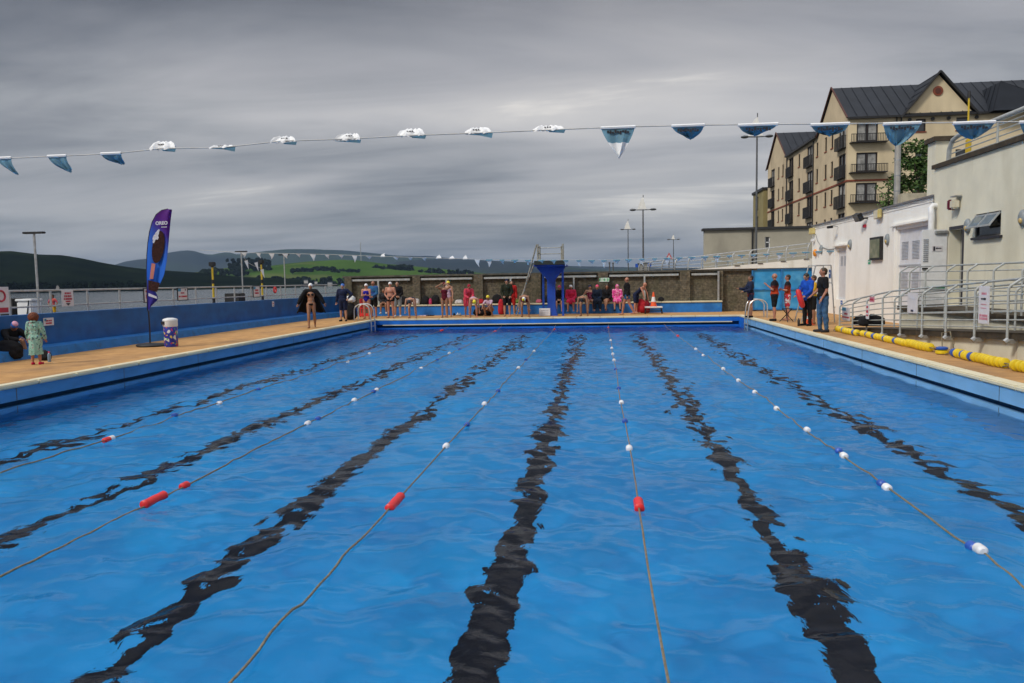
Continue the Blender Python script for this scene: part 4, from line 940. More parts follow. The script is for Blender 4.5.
roof([[(30.6, 65.0, 14.2), (30.6, 70.2, 14.2), (31.5, 70.2, 16.6), (31.5, 66.0, 16.6)], [(31.5, 66.0, 16.6), (31.5, 70.2, 16.6), (36.6, 70.2, 14.2), (36.6, 64.9, 14.2)]])
for (y0, z0, y1, z1) in ((65.7, EA - .1, 70.2, 17.7), (74.7, EA - .1, 70.2, 17.7), (86.1, EA - .1, 91.2, 17.8), (96.3, EA - .1, 91.2, 17.8)):
    q = AMB(); q.tube([(XS - o_ - .03, y0, z0), (XS - o_ - .03, y1, z1)], .07, 4)
    q.apply().build('verge_board', mat('verge_brown', (.09, .03, .02), .7), AP)
q = AMB()
for (x0, z0, x1, z1) in ((24.0, 14.1, 26.9, 17.6), (29.9, 14.1, 26.9, 17.6)): q.tube([(x0, 65.7, z0), (x1, 65.7, z1)], .10, 4)
q.bb(XS - .3, XS - .2, 74.6, 86.3, EA - .1, EA + .08); q.bb(XS, XE, 65.68, 65.78, EA - .22, EA - .06)
q.apply().build('gutter', M_blk, AP)
q = AMB(); q.tube([(26.85, YF_ - .06, 16.1), (26.85, YF_ + .1, 16.1)], .38, 20); q.apply().build('round_vent', M_band, AP)
q = AMB(); q.tube([(26.85, YF_ - .09, 16.1), (26.85, YF_ - .065, 16.1)], .22, 16); q.apply().build('round_vent_centre', mat('dark_terracotta', (.10, .03, .02), .7), AP)
for x in (24.75, 26.5, 27.7, 29.8): 
    q = AMB(); q.tube([(x, YF_ - .12, 13.93), (x, YF_ - .004, 13.93)], .14, 10); q.apply().build('wall_vent', M_blk, AP)
q = AMB()
for x in (23.75, 24.1): q.tube([(x, YF_ - .1, 1), (x, YF_ - .1, 14.2)], .06, 6)
for y in (75.9, 86.2): q.tube([(XS - .08, y, 1), (XS - .08, y, 14.2)], .06, 6)
q.apply().build('drainpipe', M_blk, AP)
# olive end block with flat roof behind the far gable
E2 = thing('end_block', 'narrow olive tan block at the far left end of the apartments', 'building', A(19.5, 98, 0)); E2.location.z = 0
hs2 = [(99.2, 100.2, f + .2, f + 1.9) for f in FL[1:]]
q = AMB(); wall_panel(q, 19.6, 96.3, 102.5, 0, 12.0, hs2, .16); q.add([(19.6, 96.3, 0), (26, 96.3, 0), (26, 96.3, 12), (19.6, 96.3, 12), (26, 102.5, 12), (19.6, 102.5, 12), (19.6, 102.5, 0), (26, 102.5, 0)], [(0, 1, 2, 3), (3, 2, 4, 5), (6, 7, 4, 5)])
q.apply().build('wall', mat('olive_render', (.26, .22, .10), .9, var=.15, scale=.5), E2)
for h in hs2:
    g_ = AMB(); g_.bb(19.7, 19.75, h[0], h[1], h[2], h[3]); g_.apply().build('window', M_pane, E2)
q = AMB(); q.bb(19.45, 26, 96.2, 102.7, 12.0, 12.3); q.apply().build('roof_edge', M_blk, E2)
# terracotta boundary wall with black railings under the side facade
x_, y_ = 18.3 * S_, 66 * S_
t_ = thing('boundary_wall', 'low red brick garden wall with black railings before the apartments', 'wall', (19, 75, 0))
MB().bb(17.6, 21.8, 70.0, 70.3, 0, 3.1).build('wall_body', mat('red_brick', (.22, .07, .045), .9, var=.25, scale=3), t_)
for k in range(22): MB().box((17.7 + k * .19, 70.15, 3.6), (.05, .05, 1.0)).build('railing_bar', M_blk, t_)
MB().bb(17.6, 21.8, 70.1, 70.2, 4.1, 4.16).build('railing_top', M_blk, t_)

# ---------------------------------------------------------------- tree and climbing shrub
M_leaf = mat('leaf_green', (.045, .10, .022), .7, col2=(.10, .17, .04), scale=1.2, spec=.3); M_leaf2 = mat('leaf_dark', (.018, .042, .014), .7, col2=(.04, .08, .022), scale=2, spec=.3)
M_bark = mat('bark', (.09, .07, .05), .9, var=.3)
def leaf_cloud(mb, c, rad, n, size, rg, mi=None):
    for _ in range(n):
        d = Vector((rg.gauss(0, 1), rg.gauss(0, 1), rg.gauss(0, 1))).normalized() * (rg.random() ** .4)
        p = Vector(c) + Vector((d.x * rad[0], d.y * rad[1], d.z * rad[2]))
        a = Vector((rg.uniform(-1, 1), rg.uniform(-1, 1), rg.uniform(-.5, .5))).normalized(); b_ = a.orthogonal().normalized(); b_ = (Matrix.Rotation(rg.uniform(0, 6.28), 3, a) @ b_)
        s = size * rg.uniform(.6, 1.4); mb.add([p - a * s, p + b_ * s * .55, p + a * s, p - b_ * s * .55], [(0, 1, 2, 3)], rg.choice((0, 0, 1)) if mi is None else mi)
rg = random.Random(21)
TX = P(918, 180, Y=42).x
T = thing('leafy_tree', 'dense dark green tree between the flue pipe and the roof pillar', 'tree', (TX, 42, 0))
q = MB(); q.tube([(TX, 42, 0), (TX + .1, 42, 2.4), (TX - .05, 42.1, 4.6), (TX + .15, 42, 6.6)], [.26, .2, .14, .05], 8)
for k in range(9):
    a = k * 2.4; z = 3 + k * .42; q.tube([(TX, 42, z), (TX + math.cos(a) * .8, 42 + math.sin(a) * .8, z + .7), (TX + math.cos(a) * 1.5, 42 + math.sin(a) * 1.5, z + 1.1)], [.08, .05, .02], 5)
q.build('trunk', M_bark, T)
q = MB()
for k in range(66):
    a = rg.uniform(0, 6.28); z = rg.uniform(4.0, 8.4); rr_ = (1.85 - abs(z - 5.4) * .34) * math.sqrt(rg.random()) if z > 5.4 else 1.95 * math.sqrt(rg.random())
    leaf_cloud(q, (TX + .15 + math.cos(a) * rr_, 42 + math.sin(a) * rr_, z), (.5, .5, .38), 120, .085, rg)
q.build('crown', [M_leaf, M_leaf2], T)
sx = P(888, 195, Y=40).x; T = thing('thin_shrub', 'thin open young tree left of the steel flue', 'tree', (sx, 40, 0))
q = MB(); q.tube([(sx, 40, 0), (sx + .1, 40, 3), (sx, 40, 6)], [.09, .06, .015], 6)
for k in range(10): a = k * 2.2; z = 3.9 + k * .22; q.tube([(sx, 40, z), (sx + math.cos(a) * .5, 40 + math.sin(a) * .5, z + .35)], [.03, .01], 4)
q.build('trunk', M_bark, T)
q = MB()
for k in range(20): a = rg.uniform(0, 6.28); z = rg.uniform(4.3, 6.3); leaf_cloud(q, (sx + math.cos(a) * .55 * rg.random(), 40 + math.sin(a) * .5, z), (.28, .28, .2), 22, .07, rg)
q.build('crown', [M_leaf, M_leaf2], T)
# ---------------------------------------------------------------- lane ropes
M_rope = mat('steel_wire_rope', (.20, .17, .11), .55, .2, var=.3, scale=30); M_fw = mat('float_white', (.75, .76, .78), .4); M_fb = mat('float_blue', (.02, .09, .42), .4); M_fr = mat('float_red', (.68, .018, .02), .4)
M_fy = mat('float_yellow', (.72, .53, .015), .45, var=.12, scale=8)
def wave_z(x, y): return WZ + float(wave_field(np.array([x * 1.0]), np.array([y * 1.0]))[0])
def float_obj(x, y, L_, r_f, m_, parent, z=None):
    z = wave_z(x, y) + .012 if z is None else z
    q = MB(); n = 14; prof = [(-L_ / 2, r_f * .6), (-L_ / 2 + .015, r_f), (-L_ / 4, r_f * (.93 if L_ > .2 else 1)), (0, r_f), (L_ / 4, r_f * (.93 if L_ > .2 else 1)), (L_ / 2 - .015, r_f), (L_ / 2, r_f * .6)]
    vs = []; fs = []
    for (d, rad) in prof:
        for k in range(n): vs.append((x + rad * math.cos(2 * math.pi * k / n), y + d, z + rad * math.sin(2 * math.pi * k / n)))
    for i in range(len(prof) - 1):
        for k in range(n): fs.append((i * n + k, i * n + (k + 1) % n, (i + 1) * n + (k + 1) % n, (i + 1) * n + k))
    fs += [tuple(range(n)), tuple(range((len(prof) - 1) * n, len(prof) * n))]
    q.add(vs, fs); q.build('float', m_, parent, smooth=True)
def YAT(px, py): return P(px, py, Z=WZ + .01).y
ropes = [
 (-6.70, 'leftmost lane rope nearest the blue left wall', [(109, 439, 'R', .13), (112, 437.5, 'w', .1), (179, 417, 'b', .1), (222, 402.5, 'w', .1), (264, 390, 'b', .1), (325, 369.5, 'b', .1), (349, 361, 'w', .1), (371, 354, 'w', .1), (396, 346, 'b', .1), (436.6, 330.7, 'R', .4)]),
 (-4.30, 'second lane rope from the left with a long red float', [(154, 500, 'R', .36), (187, 485, 'R', .12), (305, 424, 'w', .1), (317, 419, 'b', .1), (352.6, 401, 'w', .1), (372, 391.5, 'b', .1), (375, 390, 'w', .08), (420, 368, 'w', .1), (436, 360, 'b', .1), (448, 354, 'w', .1), (458, 349, 'b', .1), (493, 331.5, 'R', .4)]),
 (-1.93, 'third lane rope with a big red float left of centre', [(397, 502, 'R', .42), (447, 446.5, 'w', .1), (470, 424, 'b', .1), (486.5, 405, 'w', .1), (502, 390, 'b', .1), (521, 368, 'w', .1), (528, 360, 'b', .1), (536, 351, 'w', .1), (555.7, 329, 'R', .35)]),
 (.335, 'fourth lane rope running up the picture centre', [(641, 504.5, 'R', .26), (630, 448.7, 'w', .11), (626, 423.7, 'b', .1), (621.5, 403.5, 'w', .1), (617, 388, 'b', .1), (613, 369, 'b', .1), (611.3, 361, 'w', .1), (610.5, 354, 'w', .1), (609.6, 348, 'w', .1), (608.8, 341, 'w', .1), (606, 328, 'R', .35)]),
 (2.73, 'rightmost lane rope with pairs of blue and white floats', [(979.5, 555.5, 'w', .10), (970.5, 550, 'b', .10), (889.6, 488, 'w', .10), (884, 484, 'b', .10), (847, 456.7, 'w', .10), (842.5, 453, 'b', .08), (810, 430, 'w', .1), (780.6, 407.8, 'w', .1), (758, 392, 'w', .1), (739.5, 380, 'w', .1), (726, 369, 'w', .1), (708, 354.5, 'w', .1), (700, 349, 'w', .1), (680, 336, 'R', .25)]),
]
for (x, lab, fl) in ropes:
    t_ = thing('lane_rope', lab, 'lane rope', (x, 16, WZ), 0, 'lane ropes stretched down the pool')
    pts = []; y = YN
    while y <= YF:
        z = max(wave_z(x, y), WZ - .004) + .012 + (.12 * max(0, (4.2 - y) / 3.6) ** 1.5) + (.10 * max(0, (y - 31.5) / 1.9) ** 1.5)
        pts.append((x + .012 * math.sin(y * .8 + x), y, z - .004 + .010 * math.sin(y * 1.1 + x * 2))); y += .16
    MB().tube(pts, .009, 6).build('rope', M_rope, t_, smooth=True)
    for (px, py, k, L_) in fl:
        big = k == 'R'
        float_obj(x, YAT(px, py), L_, .047 if (big and L_ > .2) else .041, {'R': M_fr, 'w': M_fw, 'b': M_fb}[k], t_)

# yellow float strings lying on the right deck
def float_string(lab, xa, ya, xb, yb, cols, r_=.105):
    t_ = thing('float_string', lab, 'lane float string', ((xa + xb) / 2, (ya + yb) / 2, 0), 0, 'yellow lane float strings lying by the ramp')
    a, b_ = Vector((xa, ya, r_)), Vector((xb, yb, r_)); n = len(cols); d = (b_ - a).normalized(); Lg = (b_ - a).length
    for i, c_ in enumerate(cols):
        p0 = a.lerp(b_, (i + .10) / n); p1 = a.lerp(b_, (i + .90) / n); pm = p0.lerp(p1, .5); rr2 = r_ * (1 if c_ == 'y' else .9)
        wig = Vector((math.sin(i * .9) * .02, 0, 0)); m1 = p0.lerp(p1, .2); m2 = p0.lerp(p1, .8)
        MB().tube([p0 + wig, m1 + wig, m2 + wig, p1 + wig], [rr2 * .55, rr2, rr2, rr2 * .55], 16).build('float_disc', M_fy if c_ == 'y' else M_fb, t_, smooth=True)
    MB().tube([a - d * .35 - Vector((0, 0, .07)), a, b_, b_ + d * .2], .012, 5).build('cord', M_rope, t_)
def GX(px, py): p = P(px, py, Z=.085); return p.x, p.y
float_string('short yellow float string farthest along the deck by the ramp foot', *GX(837, 328.5), *GX(857, 333), list('yyybyyyyby'), .085)
float_string('longest yellow float string with a few blue discs in the middle', *GX(862, 333), *GX(906, 342.8), list('yybyyybyyyybyyybyyyy'), .08)
float_string('yellow float string ending in a round yellow end by the dark coil', *GX(907, 343), *GX(930, 347.8), list('yyyyyyyyy'), .09)
float_string('yellow and blue float string nearer the camera by the ramp', *GX(953, 352.5), *GX(1005, 363.5), list('byybyybyyyyyyyyy'), .088)
float_string('single yellow end float at the right photo edge', *GX(1014, 365.5), *GX(1027, 368), list('yyy'), .095)
p = GX(942, 350); t_ = thing('float_disc_pair', 'loose yellow and blue float with a looped cord', 'lane float', (p[0], p[1], 0))
MB().lathe((p[0], p[1], 0.0), [(.07, 0), (.12, .02), (.12, .07), (.08, .085)], 16).build('yellow_disc', M_fy, t_, smooth=True); MB().lathe((p[0], p[1], .087), [(.07, 0), (.11, .015), (.11, .05), (.07, .065)], 16).build('blue_disc', M_fb, t_, smooth=True)
MB().tube([(p[0], p[1], .15), (p[0] + .03, p[1] + .1, .42), (p[0] + .1, p[1] - .1, .46), (p[0] + .12, p[1] - .25, .1)], .012, 5).build('cord', M_rope, t_, smooth=True)
t_ = tag(MB().tube([(7.0 + .04 * math.sin(k), y, .02) for k, y in enumerate(np.linspace(23, 12, 30))], .018, 6).build('hose', M_black, smooth=True), 'dark thin hose lying along the foot of the ramp', 'hose')

# ---------------------------------------------------------------- bunting
M_pw = mat('pennant_white', (.78, .80, .82), .6, var=.04); M_pb = mat('pennant_blue', (.12, .27, .37), .55, var=.15, scale=8)
M_cord = mat('bunting_cord', (.5, .5, .48), .7)
def pennant(parent, c, w, L_, tip, split, seed, curl=.3, lettering=False, yaw=0.):
    """hanging triangle of cloth; tip = unit direction of the point; upper part blue or white"""
    r = random.Random(seed); n, m_ = 10, 8; tip = Vector(tip).normalized(); q = MB(); q2 = MB(); side_ = Vector((math.cos(yaw), math.sin(yaw), 0))
    rows = []
    for j in range(m_ + 1):
        f = j / m_; hw = w / 2 * (1 - f ** 1.35) ** (1.0 if split < .9 else .62) * (1 if f < 1 else 0) + .001
        d = (Vector((0, 0, -1)).lerp(tip, min(1, f * 1.6))) .normalized() if curl else tip
        cen = rows[-1][1] + d * (L_ / m_) if rows else Vector(c)
        row = [cen + side_ * (hw * (2 * i / n - 1)) + Vector((0, .02 * math.sin(i * 1.1 + seed) * f, .008 * math.sin(i * 1.7 + seed * 2) * f)) for i in range(n + 1)]
        rows.append((row, cen))
    th = Vector((0, .0015, 0))
    for j in range(m_):
        tgt = q if (j + .5) / m_ < split else q2
        for i in range(n): a, b_, c2, d2 = rows[j][0][i], rows[j][0][i + 1], rows[j + 1][0][i + 1], rows[j + 1][0][i]; tgt.add([a, b_, c2, d2], [(0, 1, 2, 3)])
    o = q.build('pennant', M_pb, parent, smooth=True) if q.v else None
    if q2.v: q2.build('pennant_tip' if o else 'pennant', M_pw, o or parent, smooth=True)
    hem = MB().tube([Vector(c) - side_ * w * .52, Vector(c) + side_ * w * .52], .0115, 6).build('hem', M_pw, o or parent)
    if lettering and o:
        q3 = MB()
        for k in range(9): x = -.3 * w + k * .6 * w / 8; q3.box(Vector(c) + side_ * x + Vector((0, -.006, -.028 - .004 * (k % 3))), (.014, .003, .014 + .01 * (k % 2)))
        q3.build('printed_mark', M_sdark, o)
B1 = thing('bunting_line', 'near line of blue and white pennants blown about over the pool', 'bunting', (-1, 5.6, 2.66))
def c1(px, py): return P(px, py, Y=5.6)
cord_px = [(-60, 160), (0, 158.5), (60, 156), (115, 153.5), (162, 148.5), (223, 147.5), (283, 141), (348, 139), (411, 135.5), (478, 133), (548, 130), (618, 127), (688, 125.3), (758, 124.3), (830, 123.8), (902, 123), (972, 122.4), (1040, 121.5), (1110, 121)]
MB().tube([c1(*p) for p in cord_px], .0045, 5).build('cord', M_cord, B1)
pen = [(4, 158, .12, .15, (.75, .3, -.8), .95, 0), (57, 156, .15, .15, (.75, .35, -.75), .98, 0), (111, 153.5, .16, .11, (.5, .75, -.45), .98, 0),
       (688, 125.5, .22, .11, (.28, .85, -.6), .97, 1), (758, 124.6, .26, .09, (-.2, .9, -.5), .97, 1), (830, 124.2, .25, .10, (.22, .85, -.45), .97, 1), (902, 123.4, .24, .15, (-.12, .5, -.85), .97, 1), (974, 122.6, .26, .12, (.25, .65, -.65), .97, 1), (1040, 121.6, .25, .12, (0, .6, -.75), .97, 0), (618, 127.4, .235, .215, (.03, -.05, -1), .55, 1)]
for i, (px, py, w, L_, tip, sp, let) in enumerate(pen): pennant(B1, c1(px, py), w, L_, tip, sp, i + 1, lettering=bool(let))
def blown(px, py, w, hgt, seed, blue=0.):
    """pennant flipped up and folded over its cord"""
    c = c1(px, py); q = MB(); n = 12; r = random.Random(seed); s0 = r.uniform(-.25, .25); rows = []
    for j, (dy, dz, hw) in enumerate(((0, -.006, 1), (.004, .30, .97), (.025, .72, .80), (.06, 1.0, .50), (.12, .92, .38), (.17, .6, .2))):
        rows.append([c + Vector((w / 2 * hw * (2 * i / n - 1) + s0 * w * .3 * dz, dy + .01 * math.sin(i + seed), hgt * dz + .006 * math.sin(i * 1.9 + seed + j))) for i in range(n + 1)])
    for j in range(5):
        for i in range(n): q.add([rows[j][i], rows[j][i + 1], rows[j + 1][i + 1], rows[j + 1][i]], [(0, 1, 2, 3)])
    o = q.build('pennant', M_pw, B1, smooth=True)
    q = MB(); q.add([c + Vector((w * (.0 if seed % 2 else -.5), -.006, -.002)), c + Vector((w * .55, -.006, .002)), c + Vector((w * .5, .0, -.022 - blue)), c + Vector((w * .05, .0, -.012))], [(0, 1, 2, 3)]); q.build('pennant_underside', M_pb, o)
    q = MB()
    for k in range(3): q.box(c + Vector((-.02 + k * .018 + s0 * .1, -.004 + .02, hgt * .62)), (.011, .016, .004)); 
    q.build('printed_mark', M_sdark, o)
for i, (px, py, w, hh, bl) in enumerate(((162, 149.5, .21, .07, 0), (222, 147.8, .2, .028, .01), (283, 142.5, .2, .055, 0), (347, 140.5, .2, .06, 0), (411, 136.3, .21, .065, 0), (478, 133.8, .2, .055, .012), (548, 130.5, .23, .045, 0))): blown(px, py, w, hh, i + 3, bl)
B2 = thing('bunting_line', 'distant line of small white pennants before the diving platform', 'bunting', (-4, 28.3, 2.4))
def c2(px):
    pts = [(200, 250), (240, 252.5), (330, 254.5), (400, 257), (480, 259.2), (545, 259.8), (600, 260), (700, 256.5), (760, 254), (840, 250)]
    return P(px, float(np.interp(px, [p[0] for p in pts], [p[1] for p in pts])), Y=28.3)
MB().tube([c2(px) for px in range(200, 841, 16)], .008, 5).build('cord', M_cord, B2)
r = random.Random(9); up = {387, 443, 456, 470}
px = 244.0; i = 0
while px < 835:
    c = c2(px); st = 'u' if any(abs(px - u) < 6 for u in up) else 'd'
    w = .25 * r.uniform(.75, 1.15); L_ = .28 * r.uniform(.4, 1.1)
    q = MB()
    if st == 'd': q.add([c + Vector((-w / 2, 0, 0)), c + Vector((w / 2, 0, 0)), c + Vector((w * .22, .04, -L_ * .55)), c + Vector((r.uniform(-.05, .07), .09, -L_)), c + Vector((-w * .2, .03, -L_ * .5))], [(0, 1, 2, 3, 4)])
    else: q.add([c + Vector((-w / 2, 0, -.02)), c + Vector((w / 2, 0, -.02)), c + Vector((w * .25, .04, L_ * .4)), c + Vector((r.uniform(-.1, .1), .05, L_ * .7)), c + Vector((-w * .3, .03, L_ * .35))], [(0, 1, 2, 3, 4)])
    o = q.build('pennant', M_pw, B2)
    if px > 480 and st == 'd': MB().box(c + Vector((0, -.012, -.025)), (w * .95, .01, .05)).build('pennant_top', M_pb, o)
    px += 12.6 + r.uniform(-.8, .8) + (0 if px > 450 else 1.2); i += 1
# post carrying the far bunting on the left is the yellow pole; a few loose pennants trail from it
B3 = thing('bunting_line', 'short loose end of pennants tied to the yellow pole', 'bunting', (-14.4, 30.6, 2.4))
pp = [P(*a_, X=-14.3) for a_ in ((241, 253), (247, 262), (254, 266), (261, 268))]
MB().tube(pp, .008, 4).build('cord', M_cord, B3)
for a_ in ((246, 261), (256, 263), (262, 270)):
    c = P(*a_, X=-14.3); w = .32; q = MB(); q.add([c + Vector((0, -w / 2, 0)), c + Vector((0, w / 2, .05)), c + Vector((.05, .1, -.35))], [(0, 1, 2)]); q.build('pennant', M_pw, B3)

# ---------------------------------------------------------------- diving platform
M_dp = layer_stains(mat('platform_blue', (.008, .06, .40), .5, var=.2, scale=2), (.02, .14, .5), 2, .55, .8, (1, 1, .4), .5)
dx = P(551.5, 290, Y=34.9).x
D = thing('diving_platform', 'blue concrete diving platform with flared top, rails and steep ladder', 'diving platform', (dx, 35.0, 0))
q = MB()
yc0, yc1 = 34.65, 35.15
def fl(x0, x1, z): return [(dx + x0, z), (dx + x1, z)]
prof = [(-.28, 0), (.27, 0), (.22, .25), (.18, .5), (.18, 1.62), (.30, 1.78), (.60, 2.12), (.68, 2.28), (-.68, 2.28), (-.60, 2.12), (-.30, 1.78), (-.18, 1.62), (-.18, .5), (-.22, .25)]
q.prism([(dx + a_, z) for a_, z in prof], 1, yc0, yc1); q.build('column', M_dp, D)
MB().bb(dx - .66, dx + .66, 33.55, 36.3, 2.282, 2.46).build('platform_slab', mat('platform_top_black', (.02, .025, .02), .8), D)
MB().bb(dx - .70, dx + .72, 33.7, 36.2, 2.22, 2.279).build('platform_edge', M_dp, D)
xl, xr2 = PX(543.5, 36.0), PX(563, 34.6)
MB().bb(xl - .05, xl + .05, 35.95, 36.05, 0, 2.215).build('rear_post', M_dp, D); MB().bb(xr2 - .05, xr2 + .05, 34.55, 34.65, 0, 2.215).build('side_post', M_dp, D)
M_rl = mat('weathered_rail', (.34, .33, .28), .5, .5, var=.25, scale=8)
for (x, y) in ((PX(538.5, 34.2), 34.2), (PX(563.6, 34.2), 34.2), (PX(540.5, 36.1), 36.1), (PX(562.2, 36.1), 36.1)):
    MB().tube([(x, y, 2.46), (x, y, 3.20)], .04, 8).build('rail_post', M_rl, D, smooth=True)
for s_ in (538.5, 563.6):
    for z in (3.12, 2.84): MB().tube([(PX(s_, 34.2), 34.2, z), (PX(s_ + (2 if s_ < 550 else -1.4), 36.1), 36.1, z)], .022, 6).build('guard_rail', M_rl, D)
for z in (3.12, 2.84): MB().tube([(PX(540.5, 36.1), 36.1, z), (PX(562.2, 36.1), 36.1, z)], .022, 6).build('guard_rail', M_pale, D)
LD = []
for (t0, b0_) in (((537.5, 3.22, 34.5), (517, .02, 35.0)), ((536.0, 2.50, 35.5), (514.0, .02, 36.0))):
    a = Vector((PX(t0[0], t0[2]), t0[2], t0[1])); c = Vector((PX(b0_[0], b0_[2]), b0_[2], b0_[1])); LD.append((a, c))
    MB().tube([a, c], .032, 8).build('ladder_stile', M_rl, D, smooth=True)
for k in range(11):
    f = (k + .7) / 11.5; s1 = LD[0][0].lerp(LD[0][1], .22 + f * .76); s2 = LD[1][0].lerp(LD[1][1], f * .98); MB().tube([s1, s2], .018, 6).build('ladder_rung', M_rl, D)
t_ = thing('platform_board', 'white board with faint writing leaning at the foot of the platform', 'board', (PX(544.5, 34.6), 34.6, 0))
p = PX(544.5, 34.6); MB().box((p, 34.62, .18), (.50, .03, .34), rx=-.2).build('board_plate', M_sign, t_)
q = MB()
for z in (.1, .18, .26): q.box((p, 34.60 + (z - .18) * .2, z), (.34, .012, .018), rx=-.2)
q.build('lettering', mat('faint_grey', (.35, .35, .38), .6), t_)

# ---------------------------------------------------------------- pool ladders (hand rails)
def pool_ladder(lab, xw, out_, ys2):
    t_ = thing('pool_ladder', lab, 'pool ladder', (xw, ys2[0], 0))
    for y in ys2:
        q = MB(); pts = [(xw + out_ * .62, y, 0), (xw + out_ * .62, y, .45)] + [(xw + out_ * (.62 - .34 * (1 - math.cos(a))), y, .45 + .27 * math.sin(a)) for a in np.linspace(.3, math.pi - .3, 9)] + [(xw - out_ * .09, y, .25), (xw - out_ * .12, y, -.1), (xw - out_ * .12, y, -1.2)]
        q.tube(pts, .026, 8); q.build('hand_rail', M_steel, t_, smooth=True)
    for k in range(4): MB().box((xw - out_ * .12, sum(ys2) / 2, -.25 - k * .26), (.1, abs(ys2[1] - ys2[0]), .03)).build('step', M_steel, t_)
pool_ladder('chrome pool ladder at the far left corner', XL, -1, (32.2, 32.75))
pool_ladder('chrome pool ladder at the far right corner', XR, 1, (30.9, 31.5))
# ---------------------------------------------------------------- people
def skinm(n, c): return mat('skin_' + n, c, .55, var=.10, scale=9, detail=3)
SK = {'pale': skinm('pale', (.43, .225, .145)), 'tan': skinm('tan', (.31, .15, .085)), 'pink': skinm('pink', (.45, .20, .13)), 'ruddy': skinm('ruddy', (.38, .165, .105))}
M_eye = mat('eye_dark', (.02, .015, .012), .3); M_lip = mat('lip', (.32, .09, .07), .5)
M_hair = {'brown': mat('hair_brown', (.045, .025, .012), .6, var=.4, scale=30), 'black': mat('hair_black', (.008, .007, .007), .5, var=.4, scale=30), 'red': mat('hair_red', (.17, .045, .018), .7, var=.4, scale=40), 'grey': mat('hair_grey', (.18, .16, .14), .7, var=.3, scale=30), 'dark': mat('hair_dark', (.025, .015, .01), .6, var=.4, scale=30)}
def cloth(n, c, **k): return mat('cloth_' + n, c, .85, var=k.pop('var', .18), scale=k.pop('scale', 7), spec=.2, **k)
def prim(mb, p, q_, r1, r2, n=12):
    p, q_ = Vector(p), Vector(q_); d = q_ - p
    pts = []; rs = []; u = d.normalized() if d.length > 1e-6 else Vector((0, 0, 1))
    for a in (0.15, .5, .85): pts.append(p - u * r1 * math.cos(a * math.pi / 2)); rs.append(max(r1 * math.sin(a * math.pi / 2), .001))
    pts.append(p); rs.append(r1); pts.append(q_); rs.append(r2)
    for a in (.85, .5, .15): pts.append(q_ + u * r2 * math.cos(a * math.pi / 2)); rs.append(max(r2 * math.sin(a * math.pi / 2), .001))
    mb.tube(pts, rs, n)
def remeshed(mb, voxel, smooth_it=3):
    me = mb.mesh('tmp', []); o = bpy.data.objects.new('tmp', me); COL.objects.link(o)
    md = o.modifiers.new('r', 'REMESH'); md.mode = 'VOXEL'; md.voxel_size = voxel
    sm = o.modifiers.new('s', 'SMOOTH'); sm.iterations = smooth_it; sm.factor = .5
    dg = bpy.context.evaluated_depsgraph_get(); ev = o.evaluated_get(dg); m2 = ev.to_mesh()
    out_ = MB(); out_.add([v.co.copy() for v in m2.vertices], [tuple(p.vertices) for p in m2.polygons]); ev.to_mesh_clear()
    bpy.data.objects.remove(o); bpy.data.meshes.remove(me); return out_
